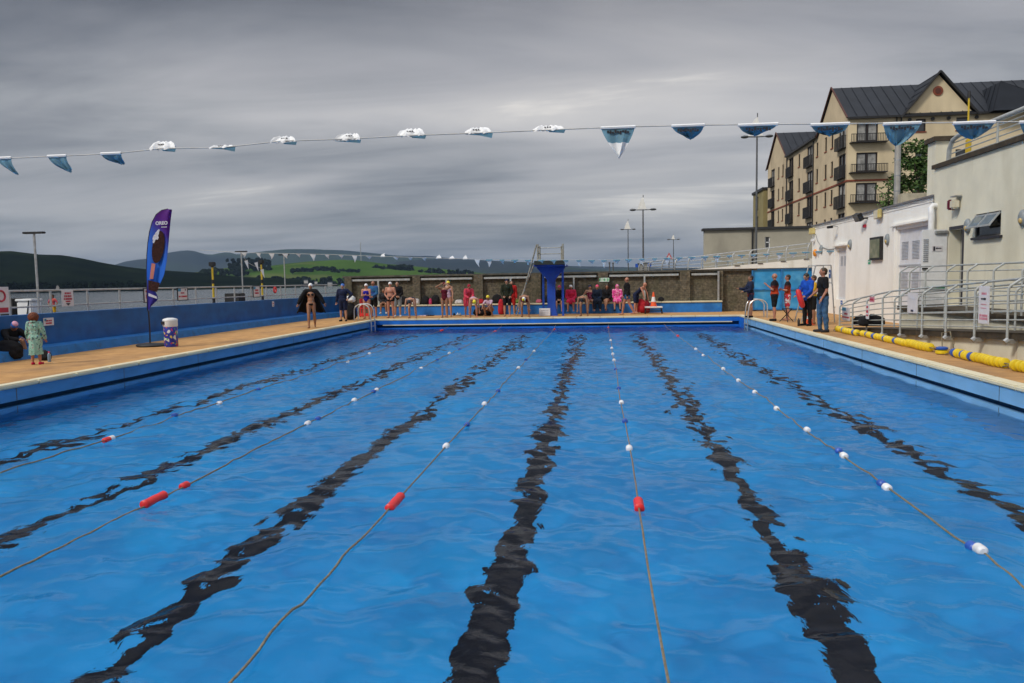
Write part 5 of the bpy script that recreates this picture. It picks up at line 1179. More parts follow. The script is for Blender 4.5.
def person(label, x, y, yaw, H, pose, skin='pale', wear=(), hair=('cap', None), group=None, z0=0., cat='person', child=False, detail=1.0):
    """pose: lean, head, legs ((thigh,shin),(thigh,shin)), arms ((upper,fore),(upper,fore)), sit; local frame: +y forward, +x right"""
    V = Vector; s = H; lean = R(pose.get('lean', 0)); fwd = V((0, math.sin(lean), math.cos(lean))); nrm = V((0, math.cos(lean), -math.sin(lean)))
    legs = pose.get('legs', (((.05, .02, -1), (.02, -.02, -1)), ((-.05, .02, -1), (-.02, -.02, -1)))); arms = pose.get('arms', (((.16, .02, -1), (.02, .16, -1)), ((-.16, .02, -1), (-.02, .16, -1))))
    k = 1.0; hd = 1.28 if child else 1.0
    J = {'pel': V((0, 0, 0))}
    for i, sx in enumerate((1, -1)):
        th, sh = (V(a).normalized() for a in legs[i]); hip = V((sx * .052, 0, -.01)); kn = hip + th * .245; an = kn + sh * .245
        J['hip%d' % i], J['kn%d' % i], J['an%d' % i] = hip, kn, an
        fy = V((sx * .15 + th.x * .3, 1, 0)).normalized() if abs(sh.z) > .35 else V((0, .6, .6)).normalized()
        if pose.get('toe'): fy = V((fy.x, fy.y, pose['toe'][i])).normalized()
        J['toe%d' % i] = an + fy * .085 + V((0, 0, -.022)); J['heel%d' % i] = an - fy * .022 + V((0, 0, -.022))
    waist = fwd * .09; chest = fwd * .205; neck = fwd * .30
    tw = R(pose.get('twist', 0))
    for i, sx in enumerate((1, -1)):
        shd = fwd * .278 + V((sx * .104 * math.cos(tw), sx * .104 * math.sin(tw), 0)); ua, fa = (V(a).normalized() for a in arms[i]); el = shd + ua * .172; wr = el + fa * .145
        J['sh%d' % i], J['el%d' % i], J['wr%d' % i], J['fa%d' % i] = shd, el, wr, fa
    hp = R(pose.get('head', 0)) + lean * pose.get('hl', .6); hdir = V((0, math.sin(hp), math.cos(hp))); hfw = V((0, math.cos(hp), -math.sin(hp)))
    hy = R(pose.get('turn', 0)); Rz = Matrix.Rotation(hy, 3, 'Z'); hfw = Rz @ hfw
    head = neck + hdir * .088 * (1.1 if child else 1)
    low = min(J['an0'].z, J['an1'].z) - .042
    base = (pose['sit'] / H + .075) if 'sit' in pose else -low
    off = V((0, 0, base))
    for q_ in list(J): 
        if not q_.startswith('fa'): J[q_] = (J[q_] + off) * s
    pel, waist, chest, neck, head = ((v + off) * s for v in (V((0, 0, 0)), waist, chest, neck, head))
    T = thing('person', label, cat, (x, y, z0), yaw, group)
    # ---- body
    Mh = Matrix((hfw.cross(hdir).normalized(), hfw, hfw.cross(hdir).normalized().cross(hfw))).transposed()
    Mt = Matrix.Rotation(-lean, 3, 'X') @ Matrix.Rotation(tw * .7, 3, 'Z')
    bw = pose.get('build', 1.0)
    def torso(mb, g=0., top=1.0, low_=True):
        if low_: mb.ell(pel + fwd * .01 * s, ((.088 * bw + g) * s, (.064 * bw + g) * s, (.075 + g) * s), 16, 10, M=Mt)
        mb.ell(waist, ((.076 * bw + g) * s, (.057 * bw + g) * s, (.10 + g) * s), 16, 10, M=Mt)
        mb.ell(chest - fwd * (.02 * (1 - top)) * s, ((.092 * (1 + (bw - 1) * .6) + g) * s, (.064 * bw + g) * s, (.098 * top + g) * s), 16, 10, M=Mt)
    def yoke(mb, g=0.):
        for i in (0, 1): prim(mb, neck - fwd * .015 * s, J['sh%d' % i], (.030 + g) * s, (.031 + g) * s)
    def arm(mb, i, g=0., f=2.0):
        a, e, w = J['sh%d' % i], J['el%d' % i], J['wr%d' % i]
        f1 = min(f, 1); prim(mb, a, a.lerp(e, f1), (.031 * bw + g) * s, (.031 + (.023 - .031) * f1 + g) * s)
        if f > 1: f2 = f - 1; prim(mb, e, e.lerp(w, f2), (.0235 + g) * s, (.0235 + (.0155 - .0235) * f2 + g * .8) * s)
    def leg(mb, i, g=0., f=2.0):
        a, e, w = J['hip%d' % i], J['kn%d' % i], J['an%d' % i]
        f1 = min(f, 1); prim(mb, a, a.lerp(e, f1), (.055 * bw + g) * s, (.055 + (.034 - .055) * f1 + g) * s)
        if f > 1:
            f2 = f - 1; c = e.lerp(w, .3 * f2) - V((0, .006 * s, 0)); prim(mb, e, c, (.033 + g) * s, (.036 + g) * s); prim(mb, c, e.lerp(w, f2), (.036 + g) * s, (.036 - .016 * f2 + g) * s)
    B = MB(); torso(B); yoke(B)
    for i in (0, 1):
        arm(B, i); leg(B, i); prim(B, J['heel%d' % i], J['toe%d' % i], .023 * s, .018 * s); prim(B, J['an%d' % i], J['heel%d' % i] + V((0, 0, .01 * s)), .021 * s, .022 * s)
        fa = J['fa%d' % i]; w = J['wr%d' % i]; prim(B, w, w + fa * .04 * s, .015 * s, .019 * s, 8)
    prim(B, neck - fwd * .02 * s, head - hdir * .03 * s, .031 * s, .028 * s)
    hs_ = hd * s
    B.ell(head + hdir * .008 * hs_, (.044 * hs_, .055 * hs_, .056 * hs_), 16, 12, M=Mh)
    B.ell(head - hdir * .022 * hs_ + hfw * .012 * hs_, (.033 * hs_, .036 * hs_, .042 * hs_), 12, 8, M=Mh)
    sd_ = Mh @ V((1, 0, 0))
    for e_ in (1, -1): B.ell(head + sd_ * e_ * .045 * hs_ - hfw * .002 * hs_, (.009 * hs_, .014 * hs_, .017 * hs_), 8, 6, M=Mh)
    B.ell(head + hfw * .055 * hs_ - hdir * .008 * hs_, (.009 * hs_, .012 * hs_, .016 * hs_), 8, 6, M=Mh)
    body = remeshed(B, .0105 * s / detail ** .5, 2)
    for i in (0, 1):   # five bent fingers on each palm
        fa = J['fa%d' % i]; w = J['wr%d' % i]; sx = 1 if i == 0 else -1
        ac = fa.cross(V((0, 1, .3))).normalized(); 
        if ac.length < .1: ac = V((1, 0, 0))
        nm = fa.cross(ac).normalized(); curl = nm * (-sx * .25)
        for f in range(4):
            L1 = (.030, .034, .032, .025)[f] * s * .62; b0_ = w + fa * .048 * s + ac * (f - 1.5) * .0095 * s; b1_ = b0_ + (fa + curl * .6).normalized() * L1; b2_ = b1_ + (fa + curl * 2.6).normalized() * L1 * .9
            body.tube([b0_, b1_, b2_], [.0058 * s, .0052 * s, .0042 * s], 6)
        b0_ = w + fa * .018 * s - ac * .014 * s; body.tube([b0_, b0_ + (fa * .6 - ac * .8).normalized() * .022 * s, b0_ + (fa * 1.2 - ac * .9).normalized() * .042 * s], [.0075 * s, .0065 * s, .005 * s], 6)
    for e_ in (1, -1): body.ell(head + sd_ * e_ * .018 * hs_ + hfw * .0495 * hs_ + hdir * .006 * hs_, (.0065 * hs_, .004 * hs_, .0042 * hs_), 8, 6, mi=1, M=Mh)
    body.ell(head + hfw * .046 * hs_ - hdir * .034 * hs_, (.014 * hs_, .004 * hs_, .004 * hs_), 8, 6, mi=2, M=Mh)
    body.build('body', [SK[skin], M_eye, M_lip], T, smooth=True, local=True)
    # ---- clothes
    def fin(mb, nm, m_, vx=.012):
        g_ = remeshed(mb, vx * s, 2)
        if nm in ('shirt', 'jacket', 'trousers', 'shorts'):
            ph_ = x * 3.1; a_ = .0035 if nm != 'trousers' else .0045
            g_.v = [(v[0] + a_ * math.sin(v[2] * 38 + v[1] * 22 + ph_), v[1] + a_ * math.sin(v[2] * 29 - v[0] * 41 + ph_), v[2] + a_ * .5 * math.sin(v[0] * 33 + v[2] * 17)) for v in g_.v]
        g_.build(nm, m_, T, smooth=True, local=True)
    for (kind, m_) in wear:
        q = MB()
        if kind == 'swimsuit': torso(q, .005, .86); fin(q, 'swimsuit', m_)
        elif kind == 'trunks':
            q.ell(pel + fwd * .012 * s, (.094 * bw * s, .070 * bw * s, .070 * s), 16, 10, M=Mt)
            for i in (0, 1): leg(q, i, .006, .42)
            fin(q, 'swim_trunks', m_)
        elif kind == 'briefs': q.ell(pel - fwd * .005 * s, (.092 * s, .068 * s, .05 * s), 16, 10, M=Mt); fin(q, 'swim_briefs', m_)
        elif kind == 'top': 
            for e_ in (1, -1): q.ell(chest + V((e_ * .04 * s, 0, 0)) + nrm * .052 * s, (.036 * s, .024 * s, .03 * s), 10, 8)
            fin(q, 'bikini_top', m_)
        elif kind == 'shorts':
            q.ell(pel + fwd * .015 * s, (.096 * bw * s, .072 * bw * s, .07 * s), 16, 10, M=Mt)
            for i in (0, 1): leg(q, i, .012, .85)
            fin(q, 'shorts', m_)
        elif kind == 'trousers':
            q.ell(pel + fwd * .015 * s, (.095 * bw * s, .071 * bw * s, .07 * s), 16, 10, M=Mt)
            for i in (0, 1): leg(q, i, .009, 1.97)
            fin(q, 'trousers', m_)
        elif kind in ('shirt', 'jacket'):
            g = .009 if kind == 'shirt' else .017; torso(q, g, 1); yoke(q, g * .8)
            for i in (0, 1): arm(q, i, g, .72 if kind == 'shirt' else 1.97)
            q.ell(pel + fwd * .03 * s, ((.092 * bw + g) * s, (.068 * bw + g) * s, .06 * s), 16, 10, M=Mt); fin(q, kind, m_)
        elif kind == 'robe' or kind == 'long_robe':
            g = .02; torso(q, g, 1); yoke(q, g * .8)
            for i in (0, 1): arm(q, i, g, 1.92)
            ext = .92 if kind == 'robe' else (1.75 if 'sit' in pose else 1.35)
            for i in (0, 1): leg(q, i, .024, ext)
            kn = (J['kn0'] + J['kn1']) / 2; hp_ = (J['hip0'] + J['hip1']) / 2
            prim(q, hp_, hp_.lerp(kn, .85), .078 * s, .085 * s)
            if kind == 'long_robe' and child: mid = kn.lerp((J['an0'] + J['an1']) / 2, .45); prim(q, hp_, mid, .10 * s, .135 * s)
            elif kind == 'long_robe' and 'sit' not in pose: mid = kn.lerp((J['an0'] + J['an1']) / 2, .35); prim(q, kn, mid, .085 * s, .092 * s)
            q = remeshed(q, .012 * s, 2)
            if 'sit' not in pose: hem = (.20 if child else (.22 if kind == 'long_robe' else .31)) * s; q.v = [(v[0], v[1], max(v[2], hem + .006 * s * math.sin(v[0] * 60) * (v[2] < hem))) for v in q.v]
            rf = random.Random(8); q.v = [(v[0] + .004 * math.sin(v[2] * 31 + v[0] * 47), v[1] + .006 * math.sin(v[0] * 70 + v[2] * 9), v[2]) for v in q.v]
            q.build('robe', m_, T, smooth=True, local=True)
        elif kind == 'hood': q.ell(head - hfw * .012 * hs_ + hdir * .012 * hs_, (.056 * hs_, .062 * hs_, .068 * hs_), 14, 10, M=Mh); prim(q, neck, head - hdir * .02 * s, .05 * s, .045 * s); fin(q, 'hood', m_)
        elif kind == 'hood_down': q.ell(neck - hfw * .04 * s + hdir * .02 * s, (.065 * s, .04 * s, .045 * s), 12, 8); fin(q, 'hood', m_)
        elif kind == 'shoes':
            for i in (0, 1):
                q = MB(); prim(q, J['heel%d' % i], J['toe%d' % i], .028 * s, .023 * s); prim(q, J['an%d' % i] - V((0, 0, .006 * s)), J['heel%d' % i] + V((0, 0, .01 * s)), .025 * s, .027 * s); fin(q, 'shoe', m_)
        elif kind == 'cape':
            # open black robe: hanging sleeves and two panels spread by the stride
            yoke(q, .022); q.ell(chest - nrm * .03 * s, (.105 * s, .055 * s, .10 * s), 14, 8, M=Mt)
            for i in (0, 1): arm(q, i, .028, 1.9)
            fin(q, 'robe', m_); q = MB(); n = 18; rows = []
            for j in range(9):
                f = j / 8; row = []
                for a_ in range(n + 1):
                    a = R(155) + (a_ / n) * R(230); rad = (.10 + .17 * f ** .8 + .016 * math.sin(a_ * 1.9) * f) * s
                    row.append(V((math.cos(a) * rad * 1.15, math.sin(a) * rad * .75, chest.z - f * .40 * s - .015 * s * math.sin(a_ * 1.3) * f)))
                rows.append(row)
            for j in range(8):
                for a_ in range(n): q.add([rows[j][a_], rows[j][a_ + 1], rows[j + 1][a_ + 1], rows[j + 1][a_]], [(0, 1, 2, 3)])
            q.build('robe_skirt', m_, T, smooth=True, local=True)
    kind, c = hair
    q = MB()
    if kind == 'cap': q.ell(head + hdir * .017 * hs_ - hfw * .006 * hs_, (.050 * hs_, .058 * hs_, .056 * hs_), 16, 10, M=Mh); q.build('swim_cap', c, T, smooth=True, local=True)
    elif kind == 'two_cap':
        q.ell(head + hdir * .017 * hs_ - hfw * .006 * hs_, (.050 * hs_, .058 * hs_, .056 * hs_), 16, 10, M=Mh); q.build('swim_cap', c[0], T, smooth=True, local=True)
        q = MB(); q.ell(head + hdir * .047 * hs_ - hfw * .006 * hs_ + sd_ * .006 * hs_, (.040 * hs_, .047 * hs_, .030 * hs_), 16, 10, M=Mh); q.build('swim_cap_crown', c[1], T, smooth=True, local=True)
    elif kind == 'short': 
        q.ell(head + hdir * .018 * hs_ - hfw * .010 * hs_, (.050 * hs_, .058 * hs_, .054 * hs_), 16, 10, M=Mh); q.ell(head - hfw * .03 * hs_ - hdir * .01 * hs_, (.042 * hs_, .03 * hs_, .038 * hs_), 12, 8, M=Mh)
        b_ = remeshed(q, .008 * s, 1); rg_ = random.Random(4); b_.v = [tuple(Vector(v) + Vector((rg_.uniform(-1, 1), rg_.uniform(-1, 1), rg_.uniform(-1, 1))) * .0022 * s) for v in b_.v]; b_.build('hair', M_hair[c], T, smooth=True, local=True)
    elif kind == 'long':
        q.ell(head + hdir * .018 * hs_ - hfw * .010 * hs_, (.051 * hs_, .059 * hs_, .056 * hs_), 16, 10, M=Mh); prim(q, head - hfw * .03 * s, neck - hfw * .045 * s - fwd * .03 * s, .046 * s, .038 * s)
        for e_ in (1, -1): prim(q, head + sd_ * e_ * .042 * s - hfw * .01 * s, neck + sd_ * e_ * .05 * s - fwd * .03 * s, .02 * s, .018 * s)
        remeshed(q, .009 * s, 1).build('hair', M_hair[c], T, smooth=True, local=True)
    elif kind == 'bob':
        q.ell(head + hdir * .012 * hs_ - hfw * .012 * hs_, (.076 * hs_, .074 * hs_, .070 * hs_), 16, 10, M=Mh)
        for e_ in (1, -1): q.ell(head + sd_ * e_ * .036 * hs_ - hdir * .03 * hs_ - hfw * .014 * hs_, (.026 * hs_, .04 * hs_, .03 * hs_), 10, 8)
        b_ = remeshed(q, .008 * s, 1); rg_ = random.Random(6); b_.v = [tuple(Vector(v) + Vector((rg_.uniform(-1, 1), rg_.uniform(-1, 1), rg_.uniform(-1, 1))) * .006 * s) for v in b_.v]; b_.build('hair', M_hair[c], T, smooth=True, local=True)
    return T
def G_(px, Y): return PX(px, Y)
PI = math.pi
CW, CYc, CP, CBl = mat('cap_white', (.72, .72, .72), .4), mat('cap_yellow', (.75, .62, .02), .4), mat('cap_pink', (.75, .05, .16), .4), mat('cap_blue', (.03, .14, .5), .4)
c_black, c_navy, c_dk = cloth('black', (.010, .010, .012)), cloth('navy', (.012, .018, .05)), cloth('charcoal', (.03, .03, .034))
c_royal, c_maroon, c_red = cloth('royal', (.02, .015, .30)), cloth('maroon', (.10, .008, .02)), cloth('red', (.45, .02, .02))
c_pinkr, c_mag, c_teal = cloth('coral_pink', (.62, .03, .09)), cloth('magenta', (.62, .05, .26), col2=(.75, .30, .45), scale=14, thr=(.5, .56)), cloth('teal', (.02, .14, .22), col2=(.03, .06, .25), scale=5)
c_grey, c_jean, c_blue, c_yel = cloth('grey', (.26, .30, .33)), cloth('denim', (.035, .085, .17), col2=(.06, .13, .24), scale=14), cloth('bright_blue', (.01, .07, .42)), cloth('yellow', (.62, .36, .02))
c_white, c_lilac = cloth('white', (.6, .6, .6)), cloth('lilac', (.45, .32, .42))
c_pat = cloth('patterned', (.03, .04, .06), col2=(.35, .30, .12), scale=16, thr=(.5, .56)); c_floral = cloth('floral', (.16, .008, .03), col2=(.4, .15, .25), scale=18, thr=(.52, .58))
def fade(name, top, bot, z0, z1):   # printed two-colour team shirt
    m = mat(name, top, .8, spec=.2); t = m.node_tree; tcn = t.nodes.new('ShaderNodeTexCoord'); sp = t.nodes.new('ShaderNodeSeparateXYZ'); t.links.new(tcn.outputs['Object'], sp.inputs[0])
    mr = t.nodes.new('ShaderNodeMapRange'); mr.inputs['From Min'].default_value = z0; mr.inputs['From Max'].default_value = z1; t.links.new(sp.outputs[2], mr.inputs['Value'])
    mx = t.nodes.new('ShaderNodeMix'); mx.data_type = 'RGBA'; t.links.new(mr.outputs[0], mx.inputs[0]); mx.inputs[6].default_value = (*bot, 1); mx.inputs[7].default_value = (*top, 1); t.links.new(mx.outputs[2], bsdf(m).inputs['Base Color']); return m
c_team = fade('team_shirt', (.012, .012, .018), (.42, .045, .012), 1.08, 1.30)
STAND = dict()
def st(**k): return dict(k)
CROSS = (((.12, .25, -1), (-.75, .55, .15)), ((-.12, .25, -1), (.75, .55, .15)))
FRONT = (((.15, .15, -1), (-.45, .55, -.35)), ((-.15, .15, -1), (.45, .55, -.35)))
GOGG = (((.5, .6, .25), (-.75, -.3, .42)), ((-.5, .6, .25), (.75, -.3, .42)))
HIPH = (((.55, -.1, -.8), (-.45, .35, -.6)), ((-.55, -.1, -.8), (.45, .35, -.6)))
SITL = (((.10, 1, -.06), (.02, .05, -1)), ((-.10, 1, -.06), (-.02, .05, -1)))
def BEND(v=0): return dict(lean=88 + v, hl=1.0, head=38, legs=(((.16, .26, -1), (.02, -.30, -1)), ((-.16, .26, -1), (-.02, -.30, -1))), arms=(((.18, .05, -1), (.04, .08, -1)), ((-.18, .05, -1), (-.04, .08, -1))))
def SIT(arms=FRONT, lean=8, sit=.5, legs=SITL, **k): return dict(sit=sit, lean=lean, legs=legs, arms=arms, **k)
FY = 33.75   # the far pool edge, where the starters bend down
# left deck
person('swimmer in a flapping black robe, white cap and bikini walking along the left deck', G_(311, 27.3), 27.3, PI + .25, 1.66, dict(legs=(((.02, .22, -1), (0, .02, -1)), ((-.02, -.10, -1), (0, -.45, -1))), arms=(((.62, .0, -.8), (.45, .1, -.9)), ((-.62, .0, -.8), (-.45, .1, -.9)))), 'tan', [('briefs', c_black), ('top', c_black), ('cape', c_black)], ('cap', CW))
person('person in a navy top, shorts and blue cap beside the black kit bag', G_(343, 32.0), 32.0, PI, 1.62, dict(arms=(((.35, .0, -1), (.1, .2, -1)), ((-.75, -.1, -.6), (.35, .4, -.5))), build=1.2), 'pale', [('jacket', c_navy), ('shorts', c_navy), ('shoes', c_black)], ('cap', CBl))
person('woman in a royal blue swimsuit and white cap with crossed arms by the red chair', G_(366.5, 34.2), 34.2, PI, 1.60, dict(arms=CROSS, build=1.1), 'pink', [('swimsuit', c_royal)], ('cap', CW))
person('man in a blue and teal jacket standing behind the swimmer in royal blue', G_(373.5, 35.3), 35.3, PI - .2, 1.72, dict(arms=FRONT), 'ruddy', [('jacket', c_teal), ('shorts', c_black)], ('none', None))
person('bare chested man in black trunks and white cap with hands joined in front', G_(390.5, 34.6), 34.6, PI, 1.66, dict(arms=(((.3, .1, -1), (-.55, .45, -.6)), ((-.3, .1, -1), (.55, .45, -.6))), build=1.25), 'pink', [('trunks', c_black)], ('cap', CW))
person('person in a black jacket, light grey shorts and white shoes behind the bare chested man', G_(397.5, 35.6), 35.6, PI + .3, 1.68, dict(arms=FRONT), 'pale', [('jacket', c_black), ('shorts', c_grey), ('shoes', c_white)], ('short', 'dark'))
person('seated person mostly hidden behind the bare chested man, wearing white shoes', G_(383.8, 36.8), 36.8, PI + .2, 1.6, SIT(), 'tan', [('jacket', c_dk), ('shoes', c_white)], ('short', 'brown'))
person('swimmer in a dark swimsuit bending to the pool edge, first bender from the left', G_(410.5, FY), FY + .35, PI, 1.62, BEND(0), 'pale', [('swimsuit', c_navy)], ('cap', cloth('slate_cap', (.05, .06, .08))), 'swimmers bending down at the far pool edge')
person('swimmer in a maroon swimsuit lifting both hands to her goggles', G_(444.5, 34.3), 34.3, PI, 1.60, dict(arms=GOGG, build=1.05), 'tan', [('swimsuit', c_maroon)], ('cap', cloth('dark_red_cap', (.12, .01, .03))))
person('swimmer in a yellow cap standing right behind the maroon swimsuit', G_(448.5, 35.2), 35.2, PI - .2, 1.66, dict(arms=(((.5, .2, -.6), (-.4, .6, .3)), ((-.2, .1, -1), (0, .2, -1)))), 'pale', [('swimsuit', c_lilac)], ('cap', CYc))
person('person in a coral pink robe leaning forward left of a yellow capped bender', G_(467.5, 35.2), 35.2, PI + .5, 1.55, dict(lean=28, arms=FRONT), 'ruddy', [('robe', cloth('rose', (.52, .05, .09)))], ('cap', cloth('ruby', (.3, .02, .04))))
person('swimmer in a yellow cap bending over the edge beside the coral pink robe', G_(472, FY), FY + .3, PI + .25, 1.6, BEND(4), 'pink', [('swimsuit', c_lilac)], ('cap', CYc), 'swimmers bending down at the far pool edge')
CR = dict(lean=30, legs=(((.2, .95, .35), (.05, -.45, -1)), ((-.2, .95, .35), (-.05, -.45, -1))), arms=(((.1, .7, -.6), (-.2, .6, -.4)), ((-.1, .7, -.6), (.2, .6, -.4))))
person('crouching swimmer in a yellow cap and pale top near the dark low bag', G_(490.5, 35.4), 35.4, PI - .3, 1.6, CR, 'tan', [('shirt', c_lilac)], ('cap', CYc))
person('person in a dark jacket, shorts and cap standing left of the platform ladder', G_(507, 34.8), 34.8, PI + .1, 1.70, dict(arms=(((.25, .1, -1), (-.3, .5, -.6)), ((-.25, .1, -1), (.3, .5, -.6)))), 'pale', [('jacket', cloth('dark_olive', (.018, .022, .012))), ('shorts', c_black)], ('cap', c_navy))
person('person in a bright red jacket half hidden behind the dark jacketed one', G_(511.8, 35.9), 35.9, PI + .2, 1.62, dict(), 'pale', [('jacket', c_red), ('shorts', c_red)], ('short', 'brown'))
person('swimmer in a white and yellow cap bending low with both hands at the far edge', G_(524.5, FY), FY + .32, PI, 1.66, BEND(-2), 'tan', [('trunks', c_maroon)], ('two_cap', (CW, CYc)), 'swimmers bending down at the far pool edge')
person('seated person in black with a pink cap, first right of the platform column', G_(559.5, 36.75), 36.75, PI, 1.62, SIT(), 'pale', [('jacket', c_black), ('shorts', c_black)], ('cap', CP))
person('seated person in a bright pink robe and white cap', G_(571, 36.75), 36.75, PI, 1.64, SIT(), 'ruddy', [('robe', c_pinkr)], ('cap', CW))
person('swimmer in a patterned suit bending down before the seated women', G_(584, FY), FY + .35, PI - .15, 1.6, BEND(3), 'tan', [('swimsuit', c_pat)], ('cap', c_dk), 'swimmers bending down at the far pool edge')
person('seated woman in a dark floral swimsuit and dark cap behind the patterned bender', G_(590, 36.75), 36.75, PI + .1, 1.62, SIT(arms=HIPH, build=1.15), 'pale', [('swimsuit', c_floral)], ('cap', c_navy))
person('seated person in a long dark navy robe with a pink cap', G_(597.3, 36.75), 36.75, PI, 1.62, SIT(), 'pale', [('long_robe', cloth('navy_robe', (.012, .02, .04)))], ('cap', CP))
person('seated woman with long dark hair, open black jacket and crossed bare legs', G_(607, 36.75), 36.75, PI, 1.64, SIT(legs=(((.05, 1, -.02), (-.15, .1, -1)), ((.18, 1, .1), (.25, .25, -1)))), 'tan', [('jacket', c_black)], ('long', 'dark'))
person('seated person in a patterned magenta hooded robe', G_(617.2, 36.75), 36.75, PI, 1.6, SIT(), 'pale', [('robe', c_mag), ('hood', c_mag), ('shoes', c_black)], ('none', None))
person('bald person in a black top and patterned shorts striding left past the bench', G_(627, 34.9), 34.9, PI / 2, 1.72, dict(legs=(((.05, .38, -1), (0, .15, -1)), ((-.05, -.28, -1), (0, -.5, -1))), arms=(((.1, .15, -1), (0, .4, -1)), ((-.1, -.2, -1), (0, .2, -1))), build=1.15), 'ruddy', [('shirt', c_black), ('jacket', c_black), ('trunks', c_teal)], ('none', None))
person('person in dark clothes stooping over a red bag right of the bald walker', G_(636, 36.2), 36.2, -PI / 2 - .5, 1.64, dict(lean=50, arms=(((.1, .5, -1), (0, .2, -1)), ((-.1, .5, -1), (0, .2, -1)))), 'pink', [('shorts', c_navy), ('swimsuit', c_navy)], ('none', None))
# right deck
person('lifeguard in navy and orange pointing to the pool at the far right corner', G_(750.5, 31.2), 31.2, PI / 2 + .1, 1.66, dict(arms=(((.1, .5, -.85), (0, 1, .1)), ((-.1, .3, -1), (.0, .9, -.2)))), 'tan', [('jacket', fade('lifeguard_top', (.012, .018, .045), (.5, .09, .012), .80, .98)), ('trunks', c_navy), ('shoes', c_black)], ('short', 'black'), 'people standing on the right deck')
person('bald bearded person in an orange to black shirt lifting hands to the chest', G_(774.5, 28.6), 28.6, PI / 2 - .2, 1.72, dict(arms=(((.12, .25, -1), (-.2, .7, .62)), ((-.12, .25, -1), (.2, .7, .62))), build=1.2), 'ruddy', [('shirt', c_team), ('shorts', c_black), ('shoes', c_black)], ('none', None), 'people standing on the right deck')
person('person in an orange to black shirt and red and white shorts with folded arms', G_(787.5, 28.9), 28.9, PI / 2 - .1, 1.66, dict(arms=CROSS), 'pink', [('shirt', c_team), ('shorts', cloth('red_white', (.5, .03, .05), col2=(.65, .6, .6), scale=9, thr=(.5, .54)))], ('short', 'dark'), 'people standing on the right deck')
person('person in a bright blue hooded jacket and black trousers holding a red rescue tube', G_(807.5, 25.6), 25.6, PI / 2 + .5, 1.70, dict(head=25, arms=(((.2, .3, -1), (-.1, .6, -.4)), ((-.2, .3, -1), (.1, .6, -.4)))), 'pale', [('jacket', c_blue), ('trousers', c_black), ('hood_down', c_blue), ('shoes', c_black)], ('short', 'black'), 'people standing on the right deck')
person('person in a yellow shirt almost hidden behind the blue jacket', G_(813.2, 26.6), 26.6, PI / 2, 1.62, dict(arms=FRONT), 'tan', [('shirt', c_yel), ('shorts', c_black)], ('short', 'brown'), 'people standing on the right deck')
person('man in a black shirt and blue jeans standing nearest the camera on the right deck', G_(822.8, 22.6), 22.6, PI / 2 + .12, 1.83, dict(legs=(((.06, .10, -1), (.02, -.06, -1)), ((-.06, -.04, -1), (-.02, -.10, -1))), arms=(((.1, .15, -1), (-.2, .7, -.5)), ((-.12, -.05, -1), (.06, .5, -.85))), build=1.12), 'ruddy', [('shirt', c_black), ('trousers', c_jean), ('shoes', c_dk)], ('short', 'brown'), 'people standing on the right deck')
# left, near
c_mint = cloth('mint_towelling', (.22, .42, .34), col2=(.32, .54, .46), scale=5)
layer_stains(c_mint, (.035, .06, .08), 26, .60, .64, amt=.85, detail=1); layer_stains(c_mint, (.35, .12, .16), 22, .63, .66, amt=.8, detail=1)
person('small child with curly red hair in a mint patterned towelling robe seen from behind', G_(32.5, 15.05), 15.05, .25, 1.07, dict(arms=(((.3, .05, -1), (.12, .25, -1)), ((-.25, .1, -1), (-.1, .3, -1)))), 'pink', [('long_robe', c_mint), ('hood_down', c_mint), ('shoes', cloth('ruby_shoe', (.5, .01, .06)))], ('bob', 'red'), child=True, detail=1.6)
person('person in a pink and blue swim cap sitting curled on the left ledge', G_(4, 16.3), 16.3, -PI / 2 - .4, 1.62, dict(sit=.14, lean=32, head=30, legs=(((.25, 1, .45), (.05, -.1, -1)), ((-.2, 1, .4), (-.05, .3, -1))), arms=(((.2, .8, -.5), (-.5, .7, -.1)), ((-.2, .8, -.5), (.4, .7, -.1)))), 'tan', [('jacket', c_black), ('shorts', cloth('blue_print', (.02, .05, .12), col2=(.25, .4, .55), scale=12, thr=(.5, .56)))], ('two_cap', (CBl, mat('cap_rose', (.62, .30, .42), .4))))
person('far child in an orange and pink top standing beyond the left railing', P(52.5, 300, Y=31).x, 31, PI, 1.10, dict(arms=HIPH), 'tan', [('shirt', cloth('orange_pink', (.55, .10, .05), col2=(.55, .08, .2), scale=3)), ('shorts', c_yel)], ('short', 'black'), z0=.25, child=True)
# ---------------------------------------------------------------- bags, chairs and small kit
def bag(name, lab, cat, px, Y, z, d, m_, rz=0, strap=M_black, grp=None):
    x = PX(px, Y); t_ = thing(name, lab, cat, (x, Y, z), rz, grp); q = MB(); bm_n = 6
    q.rbox((0, 0, .42 * d[2]), (.88 * d[0], .8 * d[1], .8 * d[2]), .12 * min(d))
    for (cx_, cy_, cz_, rx_, ry_, rz_2) in ((0, 0, .45, .5, .5, .46), (0, 0, .72, .42, .42, .3), (.1, -.2, .35, .36, .36, .3), (-.12, .05, .3, .42, .46, .3)):
        q.ell((cx_ * d[0], cy_ * d[1], cz_ * d[2]), (rx_ * d[0], ry_ * d[1], rz_2 * d[2]), 12, 8)
    q = remeshed(q, max(.012, min(d) / 14), 2); rgb = random.Random(px); q.v = [(v[0] + rgb.uniform(-.004, .004), v[1] + rgb.uniform(-.004, .004), max(v[2], .002)) for v in q.v]
    q.build('bag_body', m_, t_, smooth=True, local=True)
    MB().tube([(-.12 * d[0], -.1 * d[1], .92 * d[2]), (-.06 * d[0], -.12 * d[1], 1.08 * d[2]), (.06 * d[0], -.12 * d[1], 1.08 * d[2]), (.12 * d[0], -.1 * d[1], .92 * d[2])], .012, 5).build('strap', strap, t_, local=True)
    return t_
